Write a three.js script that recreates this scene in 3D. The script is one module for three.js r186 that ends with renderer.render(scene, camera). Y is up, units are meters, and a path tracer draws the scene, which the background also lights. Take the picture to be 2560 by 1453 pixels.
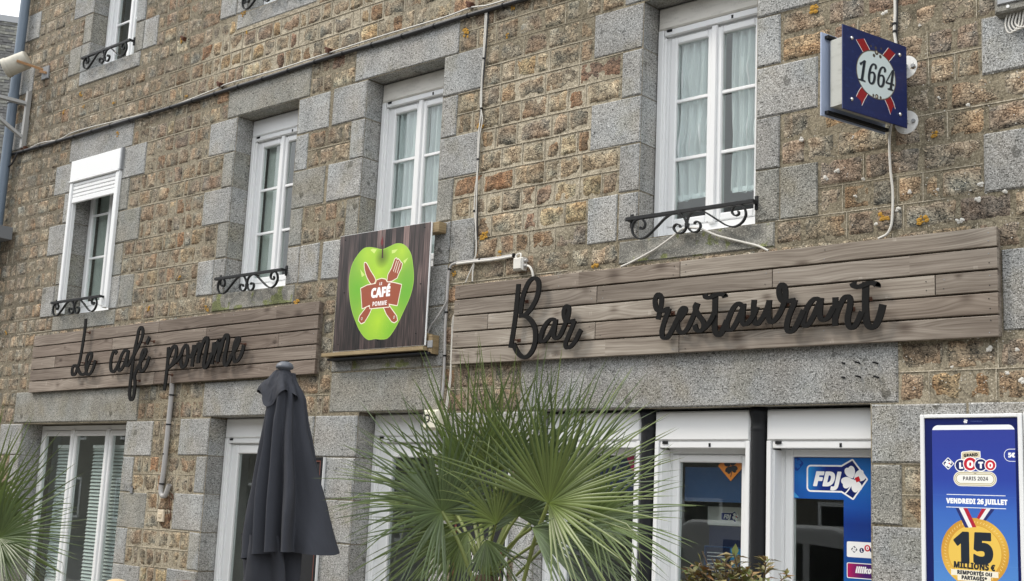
import * as THREE from 'three';
import { mergeGeometries } from 'three/addons/utils/BufferGeometryUtils.js';
import { MarchingCubes } from 'three/addons/objects/MarchingCubes.js';

// ---------------------------------------------------------------- camera, sky, sun, exposure
const EYE = new THREE.Vector3(0, 1.6, 7.44), FOCAL = 3115, PW = 2560, PH = 1453;
const AX = [[0.751209259, 0.044667605, -0.658551026], [-0.080414226, -0.984082776, -0.158475999], [-0.655147465, 0.172005509, -0.735660182]]; // right, down, forward
const scene = new THREE.Scene();
const camera = new THREE.PerspectiveCamera(2 * Math.atan(PH / 2 / FOCAL) * 180 / Math.PI, PW / PH, 0.05, 400);
camera.position.copy(EYE);
{
  const r = new THREE.Vector3(...AX[0]), u = new THREE.Vector3(...AX[1]).negate(), b = new THREE.Vector3(...AX[2]).negate();
  camera.quaternion.setFromRotationMatrix(new THREE.Matrix4().makeBasis(r, u, b));
  camera.updateMatrixWorld();
}
const renderer = new THREE.WebGLRenderer({ antialias: true });
renderer.toneMapping = THREE.LinearToneMapping;
renderer.toneMappingExposure = 1.84;
renderer.shadowMap.enabled = true;
renderer.shadowMap.type = THREE.PCFSoftShadowMap;
{ // an overcast sky: even white cloud, a little brighter overhead
  const w = 256, h = 128, d = new Float32Array(w * h * 4);
  for (let j = 0; j < h; j++) for (let i = 0; i < w; i++) {
    const el = ((j + 0.5) / h - 0.5) * Math.PI, s = Math.max(0, Math.sin(el));
    const c = 0.03 * Math.sin(i / w * 6.2832 * 3 + j * 0.2) * Math.cos(el) + 0.02 * Math.sin(i / w * 6.2832 * 7 + j * 0.31);
    const L = (el < 0 ? 0.55 : 0.86 + 0.42 * s) * (1 + c), k = (j * w + i) * 4;
    d[k] = L * 0.965; d[k + 1] = L * 0.99; d[k + 2] = L * 1.02; d[k + 3] = 1;
  }
  const t = new THREE.DataTexture(d, w, h, THREE.RGBAFormat, THREE.FloatType);
  t.mapping = THREE.EquirectangularReflectionMapping; t.magFilter = t.minFilter = THREE.LinearFilter; t.needsUpdate = true;
  scene.background = t; scene.environment = t;
}
const sun = new THREE.DirectionalLight(0xfff4e6, 1.1);
sun.position.set(-24, 26, 15); sun.target.position.set(-7, 2, 0);
sun.castShadow = true; sun.shadow.radius = 28; sun.shadow.mapSize.set(2048, 2048);
Object.assign(sun.shadow.camera, { left: -16, right: 16, top: 14, bottom: -14, near: 1, far: 70 });
scene.add(sun, sun.target);

// ---------------------------------------------------------------- helpers
let SEED = 20240726;
const rnd = () => { SEED = (SEED + 0x6D2B79F5) | 0; let t = Math.imul(SEED ^ (SEED >>> 15), 1 | SEED); t = (t + Math.imul(t ^ (t >>> 7), 61 | t)) ^ t; return ((t ^ (t >>> 14)) >>> 0) / 4294967296; };
const rr = (a, b) => a + (b - a) * rnd();
const lerp = (a, b, t) => a + (b - a) * t, clamp = (x, a, b) => Math.min(b, Math.max(a, x));
const sst = (a, b, x) => { const t = clamp((x - a) / (b - a), 0, 1); return t * t * (3 - 2 * t); };
const hash = (x, y, s = 0) => { let h = Math.imul(x | 0, 374761393) + Math.imul(y | 0, 668265263) + Math.imul(s | 0, 2147483647 ^ 0x5bd1e995); h = Math.imul(h ^ (h >>> 13), 1274126177); return ((h ^ (h >>> 16)) >>> 0) / 4294967296; };
const mod = (a, n) => ((a % n) + n) % n;
function noise(x, y, p = 1e6, s = 0) { // value noise, period p
  const xi = Math.floor(x), yi = Math.floor(y), fx = x - xi, fy = y - yi, u = fx * fx * (3 - 2 * fx), v = fy * fy * (3 - 2 * fy);
  const a = mod(xi, p), b = mod(xi + 1, p), c = mod(yi, p), d = mod(yi + 1, p);
  return lerp(lerp(hash(a, c, s), hash(b, c, s), u), lerp(hash(a, d, s), hash(b, d, s), u), v);
}
function fbm(x, y, p, o = 4, s = 0) { let r = 0, a = 0.5, n = 0; for (let i = 0; i < o; i++) { r += a * noise(x, y, p, s + i); n += a; x *= 2; y *= 2; p *= 2; a *= 0.55; } return r / n; }
const wallZ = (u, v, z = 0) => { // where the sight line through a measured point of the photograph meets the plane z
  const a = (u - PW / 2) / FOCAL, b = (v - PH / 2) / FOCAL, d = [0, 1, 2].map(i => AX[0][i] * a + AX[1][i] * b + AX[2][i]), t = (z - EYE.z) / d[2];
  return new THREE.Vector3(EYE.x + d[0] * t, EYE.y + d[1] * t, z);
};
const taken = new Map();
const numbered = n => { const k = taken.get(n) || 0; taken.set(n, k + 1); return k ? n + '_' + String(k).padStart(3, '0') : n; };
function mesh(name, geo, mat, parent) {
  const m = new THREE.Mesh(geo, mat); m.castShadow = m.receiveShadow = true;
  if (parent) { m.name = name; parent.add(m); } else { m.name = numbered(name); scene.add(m); }
  return m;
}
function tag(o, label, category, group) { o.userData.label = label; o.userData.category = category; if (group) o.userData.group = group; return o; }
function thing(name, label, category, pos = [0, 0, 0], group) { const g = new THREE.Group(); g.name = numbered(name); g.position.set(...pos); scene.add(g); return tag(g, label, category, group); }
function struct(name, geo, mat) { const m = mesh(name, geo, mat); m.userData.kind = 'structure'; return m; }
function sub(name, parent) { const g = new THREE.Group(); g.name = name; parent.add(g); return g; }
const merge = a => mergeGeometries(a.map(g => g.index ? g.toNonIndexed() : g), false);
function quads(list) { // [[a,b,c,d,[nx,ny,nz]?],...] -> flat faces, uv in metres
  const P = [], N = [], U = [], A = new THREE.Vector3(), B = new THREE.Vector3();
  for (const q of list) {
    const p = q.map(v => new THREE.Vector3(...v)); A.subVectors(p[1], p[0]); B.subVectors(p[2], p[0]); const n = A.clone().cross(B);
    if (n.lengthSq() < 1e-16 && p[3]) { A.subVectors(p[2], p[0]); B.subVectors(p[3], p[0]); n.copy(A).cross(B); } n.normalize();
    const ax = Math.abs(n.x), ay = Math.abs(n.y), az = Math.abs(n.z);
    for (const i of (p.length > 3 ? [0, 1, 2, 0, 2, 3] : [0, 1, 2])) { const v = p[i]; P.push(v.x, v.y, v.z); N.push(n.x, n.y, n.z); az >= ax && az >= ay ? U.push(v.x, v.y) : ax >= ay ? U.push(v.z, v.y) : U.push(v.x, v.z); }
  }
  const g = new THREE.BufferGeometry();
  g.setAttribute('position', new THREE.Float32BufferAttribute(P, 3)); g.setAttribute('normal', new THREE.Float32BufferAttribute(N, 3)); g.setAttribute('uv', new THREE.Float32BufferAttribute(U, 2));
  return g;
}
function box(x0, x1, y0, y1, z0, z1, c = 0.004, jit = 0) { // box with its front edges (towards +z) chamfered
  c = Math.min(c, (x1 - x0) / 3, (y1 - y0) / 3, (z1 - z0) / 2);
  const j = () => jit ? (rnd() - 0.5) * jit : 0;
  const b = [[x0 + j(), y0 + j()], [x1 + j(), y0 + j()], [x1 + j(), y1 + j()], [x0 + j(), y1 + j()]], S = [[1, 1], [-1, 1], [-1, -1], [1, -1]];
  const F = b.map((p, i) => [p[0] + S[i][0] * c, p[1] + S[i][1] * c, z1]), M = b.map(p => [p[0], p[1], z1 - c]), K = b.map(p => [p[0], p[1], z0]);
  const q = [F, [K[3], K[2], K[1], K[0]]];
  for (let i = 0; i < 4; i++) { const k = (i + 1) % 4; q.push([M[i], M[k], F[k], F[i]], [K[i], K[k], M[k], M[i]]); }
  return quads(q);
}
function shiftUV(g, a, b, s = 1, t = s) { const u = g.attributes.uv; for (let i = 0; i < u.count; i++) u.setXY(i, u.getX(i) * s + a, u.getY(i) * t + b); return g; }
const V = (x, y, z) => new THREE.Vector3(x, y, z);
function tube(pts, r, seg = 0, rad = 7) { const c = new THREE.CatmullRomCurve3(pts, false, 'centripetal'); return new THREE.TubeGeometry(c, seg || Math.max(4, pts.length * 5), r, rad, false); }
function bar(a, b, w, d = w) { // square bar from a to b
  const L = a.distanceTo(b), g = new THREE.BoxGeometry(w, L, d); g.applyQuaternion(new THREE.Quaternion().setFromUnitVectors(V(0, 1, 0), b.clone().sub(a).normalize())); const m = a.clone().add(b).multiplyScalar(0.5); return g.translate(m.x, m.y, m.z);
}
function smooth2(pts, n) { const c = new THREE.CatmullRomCurve3(pts.map(p => V(p[0], p[1], 0)), false, 'centripetal'); return c.getSpacedPoints(n); }
function ribbon(pts, width, z0, z1, n = pts.length * 6, rise = 0.002) { // a flat strip cut from plate, following a drawn line
  const c = pts.length > 2 ? smooth2(pts, n) : pts.map(p => V(p[0], p[1], 0)), L = [], R = [];
  for (let i = 0; i < c.length; i++) {
    const a = c[Math.max(0, i - 1)], b = c[Math.min(c.length - 1, i + 1)], t = b.clone().sub(a).normalize(), w = (typeof width === 'function' ? width(t, i / (c.length - 1)) : width) / 2;
    L.push([c[i].x - t.y * w, c[i].y + t.x * w]); R.push([c[i].x + t.y * w, c[i].y - t.x * w]);
  }
  const q = [], zf = i => z1 + rise * i / c.length;
  for (let i = 0; i < c.length - 1; i++) {
    const a = zf(i), b = zf(i + 1);
    q.push([[...R[i], a], [...R[i + 1], b], [...L[i + 1], b], [...L[i], a]], [[...L[i], a], [...L[i + 1], b], [...L[i + 1], z0], [...L[i], z0]], [[...R[i + 1], b], [...R[i], a], [...R[i], z0], [...R[i + 1], z0]]);
  }
  const e = c.length - 1;
  q.push([[...R[0], z1], [...L[0], z1], [...L[0], z0], [...R[0], z0]], [[...L[e], zf(e)], [...R[e], zf(e)], [...R[e], z0], [...L[e], z0]]);
  return quads(q);
}
function lathe(pts, seg = 20) { return new THREE.LatheGeometry(pts.map(p => new THREE.Vector2(p[0], p[1])), seg); }
// textures
function tex(w, h, fn, srgb = true, rep = [1, 1]) {
  const d = new Uint8Array(w * h * 4);
  for (let j = 0; j < h; j++) for (let i = 0; i < w; i++) { const c = fn(i, j), k = (j * w + i) * 4; d[k] = clamp(c[0], 0, 255); d[k + 1] = clamp(c[1], 0, 255); d[k + 2] = clamp(c[2], 0, 255); d[k + 3] = 255; }
  const t = new THREE.DataTexture(d, w, h); t.wrapS = t.wrapT = THREE.RepeatWrapping; t.magFilter = THREE.LinearFilter; t.minFilter = THREE.LinearMipmapLinearFilter; t.generateMipmaps = true;
  if (srgb) t.colorSpace = THREE.SRGBColorSpace; t.repeat.set(...rep); t.needsUpdate = true; return t;
}
function canvasTex(w, h, draw) { const c = document.createElement('canvas'); c.width = w; c.height = h; draw(c.getContext('2d'), w, h); const t = new THREE.CanvasTexture(c); t.colorSpace = THREE.SRGBColorSpace; t.anisotropy = 8; return t; }
const std = (o) => new THREE.MeshStandardMaterial(o);
const lin = (r, g, b) => new THREE.Color().setRGB(r, g, b);

// ---------------------------------------------------------------- materials
const N1 = 1024;
const cells = (x, y, p, s) => { // nearest random points: [distance, cell value]
  const xi = Math.floor(x), yi = Math.floor(y); let d = 9, id = 0;
  for (let j = -1; j <= 1; j++) for (let i = -1; i <= 1; i++) { const a = mod(xi + i, p), b = mod(yi + j, p), px = xi + i + hash(a, b, s), py = yi + j + hash(a, b, s + 1), e = (px - x) ** 2 + (py - y) ** 2; if (e < d) { d = e; id = hash(a, b, s + 2); } }
  return [Math.sqrt(d), id];
};
const granMap = tex(2048, 2048, (i, j) => { // 2 m of grey granite: crystals of feldspar, quartz and mica, a few dark inclusions
  const x = i / 1024, y = j / 1024, [d, id] = cells(x * 190, y * 190, 380, 3), [d2, id2] = cells(x * 80 + 3 * noise(x * 50, y * 50, 100, 8), y * 80, 160, 11);
  let v = 160 + 36 * (fbm(x * 5, y * 5, 10, 4, 31) - 0.5) + 42 * (id - 0.5);
  if (id > 0.85) v += 26; if (id2 > 0.74 && d2 < 0.42) v -= 72 * sst(0.42, 0.2, d2); if (id < 0.1) v -= 30;
  const [d3, id3] = cells(x * 8 + 0.5 * noise(x * 30, y * 30, 60, 5), y * 8 + 0.5 * noise(x * 30, y * 30, 60, 6), 16, 21), r3 = 0.10 + 0.14 * hash(Math.floor(id3 * 1e5), 3, 2); if (id3 > 0.945 && d3 < r3) v = lerp(v, 102 + 30 * (id - 0.5), 0.75);
  const w = 5 * (noise(x * 5, y * 5, 10, 77) - 0.5), st = 10 * sst(0.54, 0.75, fbm(x * 4, y * 4, 8, 5, 97)); // brownish weathering
  return [v + w - st * 0.6, v - st * 0.75, v - 3 - w - st * 1.2];
}, true, [0.5, 0.5]);
const grimeMap = tex(1024, 1024, (i, j) => { // 1 m of granite under soot, algae and moss
  const x = i / 1024, y = j / 1024, [, id] = cells(x * 190, y * 190, 190, 3), f = fbm(x * 6, y * 9, 6 * 9, 5, 131), m = fbm(x * 9, y * 9, 9, 4, 141), v = 132 + 40 * (id - 0.5) + 90 * (f - 0.5) + (id > 0.9 ? 24 : 0), k = sst(0.60, 0.72, m);
  return [v * lerp(1, 0.86, k), v * lerp(0.985, 0.90, k), v * lerp(0.93, 0.60, k)];
});
const granBump = tex(512, 512, (i, j) => { const x = i / 512, y = j / 512, v = 255 * (0.5 * noise(x * 160, y * 160, 160, 4) + 0.3 * noise(x * 60, y * 60, 60, 5) + 0.2 * fbm(x * 8, y * 8, 8, 3, 6)); return [v, v, v]; }, false);
const stoneH = (x, y) => { const [d] = cells(x * 26 + 1.2 * noise(x * 20, y * 20, 20, 1), y * 34, 34 * 13, 5); return 0.5 * fbm(x * 22, y * 28, 22 * 14, 4, 2) + 0.3 * d + 0.25 * noise(x * 120, y * 120, 1e6, 9); };
const stoneMap = tex(N1, N1, (i, j) => { // 0.8 m of rough brown sandy stone
  const x = i / N1, y = j / N1, [d, id] = cells(x * 110, y * 120, 110 * 12, 13), f = fbm(x * 16, y * 20, 1600, 5, 41), g = fbm(x * 5, y * 6, 500, 3, 51), r = Math.abs(2 * fbm(x * 26, y * 34, 1e6, 3, 61) - 1);
  let v = 190 + 120 * (f - 0.5) + 46 * (id - 0.5) - 62 * sst(0.16, 0.0, r);
  if (id > 0.95) v += 46; if (id < 0.12) v -= 40;
  const warm = 26 * (g - 0.45);
  return [v + warm, v - warm * 0.2, v - warm * 1.1];
});
const stoneBump = tex(N1, N1, (i, j) => { const x = i / N1, y = j / N1, r = Math.abs(2 * fbm(x * 26, y * 34, 1e6, 3, 61) - 1), v = 255 * (0.52 * fbm(x * 16, y * 20, 1600, 5, 41) + 0.22 * noise(x * 110, y * 120, 1e6, 13) + 0.26 * sst(0, 0.22, r)); return [v, v, v]; }, false);
const mortMap = tex(N1, N1, (i, j) => { const x = i / N1, y = j / N1, [, id] = cells(x * 220, y * 220, 220, 14), f = fbm(x * 7, y * 7, 7, 5, 71); const r = Math.abs(2 * fbm(x * 18, y * 22, 396, 3, 73) - 1); let v = 200 + 70 * (f - 0.5) + 62 * (id - 0.5) + (id > 0.96 ? 44 : 0) - 40 * sst(0.14, 0, r); return [v, v - 3, v - 10]; });
const mortBump = tex(512, 512, (i, j) => { const x = i / 512, y = j / 512, v = 255 * (0.6 * fbm(x * 14, y * 14, 14, 4, 81) + 0.4 * noise(x * 120, y * 120, 120, 82)); return [v, v, v]; }, false);
function woodFn(w, h, knots, seed, base, dark, light) { // boards seen along the grain (u runs along the board)
  const K = []; for (let k = 0; k < knots; k++) K.push([hash(k, 1, seed), hash(k, 2, seed), 0.6 + hash(k, 3, seed)]);
  return tex(w, h, (i, j) => {
    const x = i / w, y = j / h; let yy = y * 1.0 + 0.02 * (fbm(x * 6, y * 4, 6, 3, seed) - 0.5), kn = 0, ring = 0;
    for (const [kx, ky, ks] of K) { let dx = Math.abs(x - kx); dx = Math.min(dx, 1 - dx); let dy = y - ky; dy -= Math.round(dy); const e = (dx / 0.010 / ks) ** 2 + (dy / 0.022 / ks) ** 2; if (e < 60) { yy += 0.035 * ks * Math.sign(dy) * Math.exp(-e / 12) * 0.6; kn = Math.max(kn, Math.exp(-e * 0.8)); ring = Math.max(ring, Math.exp(-e / 5)); } }
    const g = noise(x * 10, yy * 120, 1e6, seed + 3), g2 = fbm(x * 24, yy * 260, 1e6, 2, seed + 5), s = Math.pow(Math.abs(Math.sin(3.1416 * (yy * 62 + 2.0 * noise(x * 2.2, yy * 7, 1e6, seed + 9)))), 0.5) * 2 - 1.4, c = fbm(x * 5, y * 10, 1e6, 4, seed + 7);
    let v = 0.5 + 0.26 * (g - 0.5) + 0.34 * (g2 - 0.5) + 0.10 * s * (0.3 + 1.2 * c) + 0.55 * (c - 0.5) - 0.34 * kn + 0.22 * (ring - kn);
    if (hash(Math.floor(x * 140), Math.floor(y * 34), seed + 20) > 0.992) v += 0.22 * sst(0.3, 0.7, noise(x * 900, y * 60, 1e6, seed + 21));
    v = clamp(v, 0, 1); const a = v < 0.5 ? [dark, base, v * 2] : [base, light, v * 2 - 1]; return [0, 1, 2].map(q => lerp(a[0][q], a[1][q], a[2]));
  });
}
const greyWood = woodFn(2048, 1024, 34, 900, [143, 134, 123], [82, 71, 62], [186, 179, 168]); // weathered larch, 4 m x 1.1 m
const pineWood = woodFn(1024, 512, 10, 940, [142, 124, 92], [94, 76, 52], [176, 158, 126]);
const M = {
  granite: [0.92, 0.84, 0.77, 0.88, 0.72].map((k, i) => std({ map: granMap, bumpMap: granBump, bumpScale: 0.004, roughness: 0.9, color: lin(k, k * (i === 4 ? 0.98 : 1), k * (i === 4 ? 0.91 : 1.0)) })),
  grime: std({ map: grimeMap, bumpMap: granBump, bumpScale: 0.004, roughness: 0.95 }),
  stone: std({ map: stoneMap, bumpMap: stoneBump, bumpScale: 0.012, roughness: 0.95, vertexColors: true }),
  mortar: std({ map: mortMap, bumpMap: mortBump, bumpScale: 0.006, roughness: 0.97, vertexColors: true }),
  joint: std({ map: mortMap, roughness: 0.95, color: lin(0.72, 0.66, 0.55) }),
  pvc: std({ color: lin(0.80, 0.81, 0.81), roughness: 0.38 }),
  pvcOld: std({ color: lin(0.76, 0.75, 0.72), roughness: 0.5, map: tex(512, 512, (i, j) => { const f = fbm(i / 512 * 5, j / 512 * 9, 5, 5, 301), g = noise(i / 3, j / 14, 1e6, 303); const v = 246 - 20 * sst(0.45, 0.8, f) * (0.4 + g); return [v, v - 2, v - 7]; }, true, [1.4, 2.6]) }),
  dark: new THREE.MeshPhysicalMaterial({ color: lin(0.010, 0.011, 0.013), roughness: 0.55, specularIntensity: 0.5 }),
  glass: new THREE.MeshPhysicalMaterial({ color: lin(0.93, 0.96, 0.95), transmission: 1, thickness: 0, roughness: 0.0, ior: 1.52, specularIntensity: 1 }),
  room: std({ color: lin(0.45, 0.45, 0.43), roughness: 0.95 }),
  iron: new THREE.MeshPhysicalMaterial({ color: lin(0.012, 0.013, 0.014), roughness: 0.5, specularIntensity: 0.6, bumpMap: granBump, bumpScale: 0.0006 }),
  letter: new THREE.MeshPhysicalMaterial({ color: lin(0.006, 0.0058, 0.0056), roughness: 0.7, specularIntensity: 0.35, bumpMap: granBump, bumpScale: 0.001 }),
  rust: std({ color: lin(0.085, 0.032, 0.016), roughness: 0.85, bumpMap: granBump, bumpScale: 0.002 }),
  wood: [0.82, 0.67, 0.95, 0.75].map((k, i) => std({ map: greyWood, bumpMap: greyWood, bumpScale: 0.0016, roughness: 0.82, color: lin(k, k * [0.975, 0.96, 0.985, 0.94][i], k * [0.96, 0.93, 0.965, 0.90][i]) })),
  woodWarm: [0.72, 0.59, 0.82, 0.65].map((k, i) => std({ map: greyWood, bumpMap: greyWood, bumpScale: 0.0016, roughness: 0.82, color: lin(k, k * [0.93, 0.91, 0.94, 0.90][i], k * [0.90, 0.87, 0.91, 0.86][i]) })),
  pine: std({ map: pineWood, bumpMap: pineWood, bumpScale: 0.001, roughness: 0.75 }),
  cableBlack: std({ color: lin(0.018, 0.018, 0.02), roughness: 0.45 }),
  cableWhite: std({ color: lin(0.62, 0.60, 0.55), roughness: 0.5 }),
  cableGrey: std({ color: lin(0.38, 0.37, 0.36), roughness: 0.5 }),
  pipe: std({ color: lin(0.125, 0.165, 0.215), roughness: 0.42 }),
  zinc: std({ color: lin(0.30, 0.31, 0.32), roughness: 0.5, metalness: 0.5, bumpMap: granBump, bumpScale: 0.0008 }),
};

// ---------------------------------------------------------------- the ground
const GY = -0.2;
{
  const asphalt = std({ map: tex(512, 512, (i, j) => { const v = 62 + 34 * (hash(i, j, 7) - 0.5) + 30 * (fbm(i / 64, j / 64, 8, 3, 9) - 0.5); return [v, v, v + 2]; }, true, [1, 1]), roughness: 0.95 });
  const g = new THREE.PlaneGeometry(240, 240); g.rotateX(-Math.PI / 2); shiftUV(g, 0, 0, 120); g.translate(0, GY - 0.12, 60);
  struct('ground', g, asphalt);
  const pv = std({ color: lin(0.34, 0.32, 0.29), roughness: 0.95, bumpMap: mortBump, bumpScale: 0.004, map: mortMap });
  const p = new THREE.BoxGeometry(44, 0.12, 5.6); p.translate(-8, GY - 0.06, 2.55); struct('pavement', p, pv);
  const kerb = struct('kerb', merge(Array.from({ length: 44 }, (_, i) => new THREE.BoxGeometry(0.985, 0.14, 0.16).translate(-29.5 + i, GY - 0.066, 5.44))), M.granite[1]);
}

// ---------------------------------------------------------------- the stone building
const building = thing('stone_building', 'stone fronted café building with grey granite quoins round white windows', 'building');
const PX0 = -15.72, PX1 = 1.2, PY0 = GY, PY1 = 9.2;
// openings: x0, x1, y0, y1
const OP = {
  U1: [-13.80, -12.78, 6.69, 8.58], U2: [-10.575, -9.575, 6.69, 8.58], U3: [-8.56, -7.55, 6.69, 8.58],
  W1: [-13.82, -12.765, 3.62, 5.53], W2: [-10.578, -9.577, 3.63, 5.52], W3: [-8.562, -7.549, 3.63, 5.525], W4: [-5.385, -4.385, 3.63, 5.52],
  G1: [-14.43, -12.15, -0.15, 2.335], G2: [-10.61, -9.58, -0.15, 2.372], G3: [-8.386, -7.40, -0.15, 2.38], G4: [-6.284, -3.533, -0.15, 2.355],
};
const blocks = []; // x0, x1, y0, y1
const addB = (...b) => blocks.push(b);
const SH = 0.195, LG = 0.487, RW = 0.378;
for (const k of ['U1', 'U2', 'U3', 'W1', 'W2', 'W3', 'W4']) {
  const [x0, x1, y0, y1] = OP[k], h = (y1 - y0) / 5;
  for (let r = 0; r < 5; r++) {
    const a = y0 + r * h, b = a + h, long = r % 2 === 0;
    if (long && r === 0) { addB(x0 - LG, x0 - SH, a, b); addB(x0 - SH, x0, a, b); addB(x1, x1 + SH, a, b); addB(x1 + SH, x1 + LG, a, b); }
    else { const e = long ? LG : SH; addB(x0 - e, x0, a, b); addB(x1, x1 + e, a, b); }
  }
  addB(x0 - 0.19, x1 + 0.17, y1, y1 + 0.368); // lintel
  if (k !== 'W3') addB(x0 - 0.175, x1 + 0.16, y0 - 0.185, y0, k === 'W2' || k === 'W4'); // sill
}
const GR = 0.378;
const side = (x, dir, y0, sh, lg, first = true) => { for (let r = 0; r < 7; r++) { const b = y0 - r * GR, a = Math.max(GY, b - GR), e = (r % 2 === 0) === first ? lg : sh; dir < 0 ? addB(x - e, x, a, b) : addB(x, x + e, a, b); } };
side(-14.43, -1, 2.345, 0.24, 0.55); side(-12.15, 1, 2.345, 0.22, 0.53); side(-10.61, -1, 2.36, 0.19, 0.52);
side(-9.58, 1, 2.36, 0.22, 0.60); side(-8.386, -1, 2.36, 0.46, 0.592);
side(-7.40, 1, 2.36, 0.2, 0.5); side(-6.284, -1, 2.36, 0.2, 0.6);
side(-3.533, 1, 2.355, 0.205, 0.62);
for (let r = 0; r < 7; r += 2) addB(-2.912, -2.25, 2.355 - (r + 1) * GR, 2.355 - r * GR);
addB(-2.25, -1.5, 2.355 - GR, 2.355);
addB(-14.67, -11.95, 2.345, 2.725); addB(-10.76, -9.28, 2.372, 2.725); addB(-8.79, -7.365, 2.38, 2.75); addB(-6.49, -3.342, 2.355, 2.79);
addB(-8.80, -8.52, 2.75, 3.27); addB(-8.51, -7.62, 2.75, 3.63, true); addB(-8.80, -8.52, 3.27, 3.63); addB(-7.61, -7.37, 2.75, 3.27); addB(-7.61, -7.37, 3.27, 3.63);
addB(PX0, -15.15, 7.42, 7.80); addB(PX0, -15.17, 6.68, 7.04); addB(PX0, -15.16, 5.92, 6.30); addB(PX0, -15.16, 8.17, 8.55);
addB(-2.785, -2.1, 3.63, 4.01); addB(-2.785, -2.15, 4.386, 4.764); addB(-2.69, -2.1, 2.77, 3.27); addB(-2.785, -2.1, 5.14, 5.52);
addB(-14.95, -14.6, GY, 0.1);
{ // blocks of dressed granite, each one stone
  for (const [x0, x1, y0, y1, dirty] of blocks) {
    const g = 0.0045, fz = rr(0.006, 0.014), small = (x1 - x0) < 0.25;
    const geo = box(x0 + g, x1 - g, y0 + g, y1 - g, -0.30, fz, rr(0.007, 0.013), 0.006); shiftUV(geo, rnd() * 5, rnd() * 5);
    const m = mesh('granite_block', geo, dirty ? M.grime : M.granite[rnd() < 0.16 ? 4 : Math.floor(rnd() * 4)], building);
  }
}
// wall sheet of mortar, cut round the openings; tone of the pointing changes over the wall (old grey, repointed pale)
const zone = (x, y, cx, cy, rx, ry) => { const n = 0.35 * (fbm(x * 1.7 + 9, y * 1.7, 1e6, 3, 5) - 0.5); return sst(1.15, 0.75, Math.hypot((x - cx) / rx, (y - cy) / ry) + n); };
const paleness = (x, y) => Math.max(zone(x, y, -9.7, 6.25, 1.7, 0.5), zone(x, y, -6.5, 4.45, 1.0, 0.85) , 0.75 * zone(x, y, -11.4, 0.9, 1.0, 1.0), 0.55 * zone(x, y, -3, 2.5, 1.0, 0.4), 0.35 * zone(x, y, -11.6, 4.6, 1.1, 1.1), 0.45 * zone(x, y, -7.2, 6.2, 1.4, 0.5));
const mortarCol = (x, y) => { const p = paleness(x, y), n = fbm(x * 1.1, y * 1.6, 1e6, 4, 15) - 0.5, d = 0.94 * (1 + 0.6 * n), lf = sst(-13.2, -11.4, x); return [lerp(lerp(0.32, 0.385, lf), 0.70, p) * d, lerp(lerp(0.282, 0.342, lf), 0.635, p) * d, lerp(lerp(0.215, 0.258, lf), 0.51, p) * d]; };
{
  const xs = new Set(), ys = new Set();
  for (let x = PX0; x < PX1; x += 0.17) xs.add(+x.toFixed(3)); for (let y = PY0; y < PY1; y += 0.17) ys.add(+y.toFixed(3)); xs.add(PX1); ys.add(PY1);
  for (const o of Object.values(OP)) { xs.add(o[0]); xs.add(o[1]); ys.add(o[2]); ys.add(o[3]); }
  const X = [...xs].sort((a, b) => a - b), Y = [...ys].sort((a, b) => a - b), P = [], U = [], C = [], I = [];
  for (const y of Y) for (const x of X) { P.push(x, y, 0.007 * (fbm(x * 5, y * 5, 1e6, 3, 25) - 0.5) - 0.001); U.push(x / 1.5, y / 1.5); C.push(...mortarCol(x, y)); }
  for (let j = 0; j < Y.length - 1; j++) for (let i = 0; i < X.length - 1; i++) {
    const cx = (X[i] + X[i + 1]) / 2, cy = (Y[j] + Y[j + 1]) / 2;
    if (Object.values(OP).some(o => cx > o[0] && cx < o[1] && cy > o[2] && cy < o[3])) continue;
    const a = j * X.length + i, b = a + X.length; I.push(a, a + 1, b + 1, a, b + 1, b);
  }
  const g = new THREE.BufferGeometry(); g.setAttribute('position', new THREE.Float32BufferAttribute(P, 3)); g.setAttribute('uv', new THREE.Float32BufferAttribute(U, 2)); g.setAttribute('color', new THREE.Float32BufferAttribute(C, 3)); g.setIndex(I); g.computeVertexNormals();
  mesh('mortar_wall', g, M.mortar, building);
  const core = []; // thickness of the wall round each opening, and its two ends
  for (const [x0, x1, y0, y1] of Object.values(OP)) { const t = 0.008; core.push(box(x0 - 0.3, x0 - t, y0 - 0.1, y1 + 0.2, -0.42, -0.012, 0), box(x1 + t, x1 + 0.3, y0 - 0.1, y1 + 0.2, -0.42, -0.012, 0), box(x0 - t, x1 + t, y1 + t, y1 + 0.2, -0.42, -0.012, 0), box(x0 - t, x1 + t, y0 - 0.1, y0 - t, -0.42, -0.012, 0)); }
  mesh('wall_core', merge(core), std({ color: lin(0.34, 0.31, 0.26), roughness: 0.97, map: mortMap }), building);
  mesh('end_wall', merge([box(PX0 - 0.01, PX0, PY0, PY1, -9, -0.002, 0), box(PX1, PX1 + 0.01, PY0, PY1, -9, -0.002, 0), box(PX0, PX1, PY1, PY1 + 0.3, -9, 0.06, 0.02), box(PX0, PX1, PY0, PY1, -9.1, -9, 0)]), std({ color: lin(0.3, 0.27, 0.22), roughness: 0.97, map: mortMap }), building);
}
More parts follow.
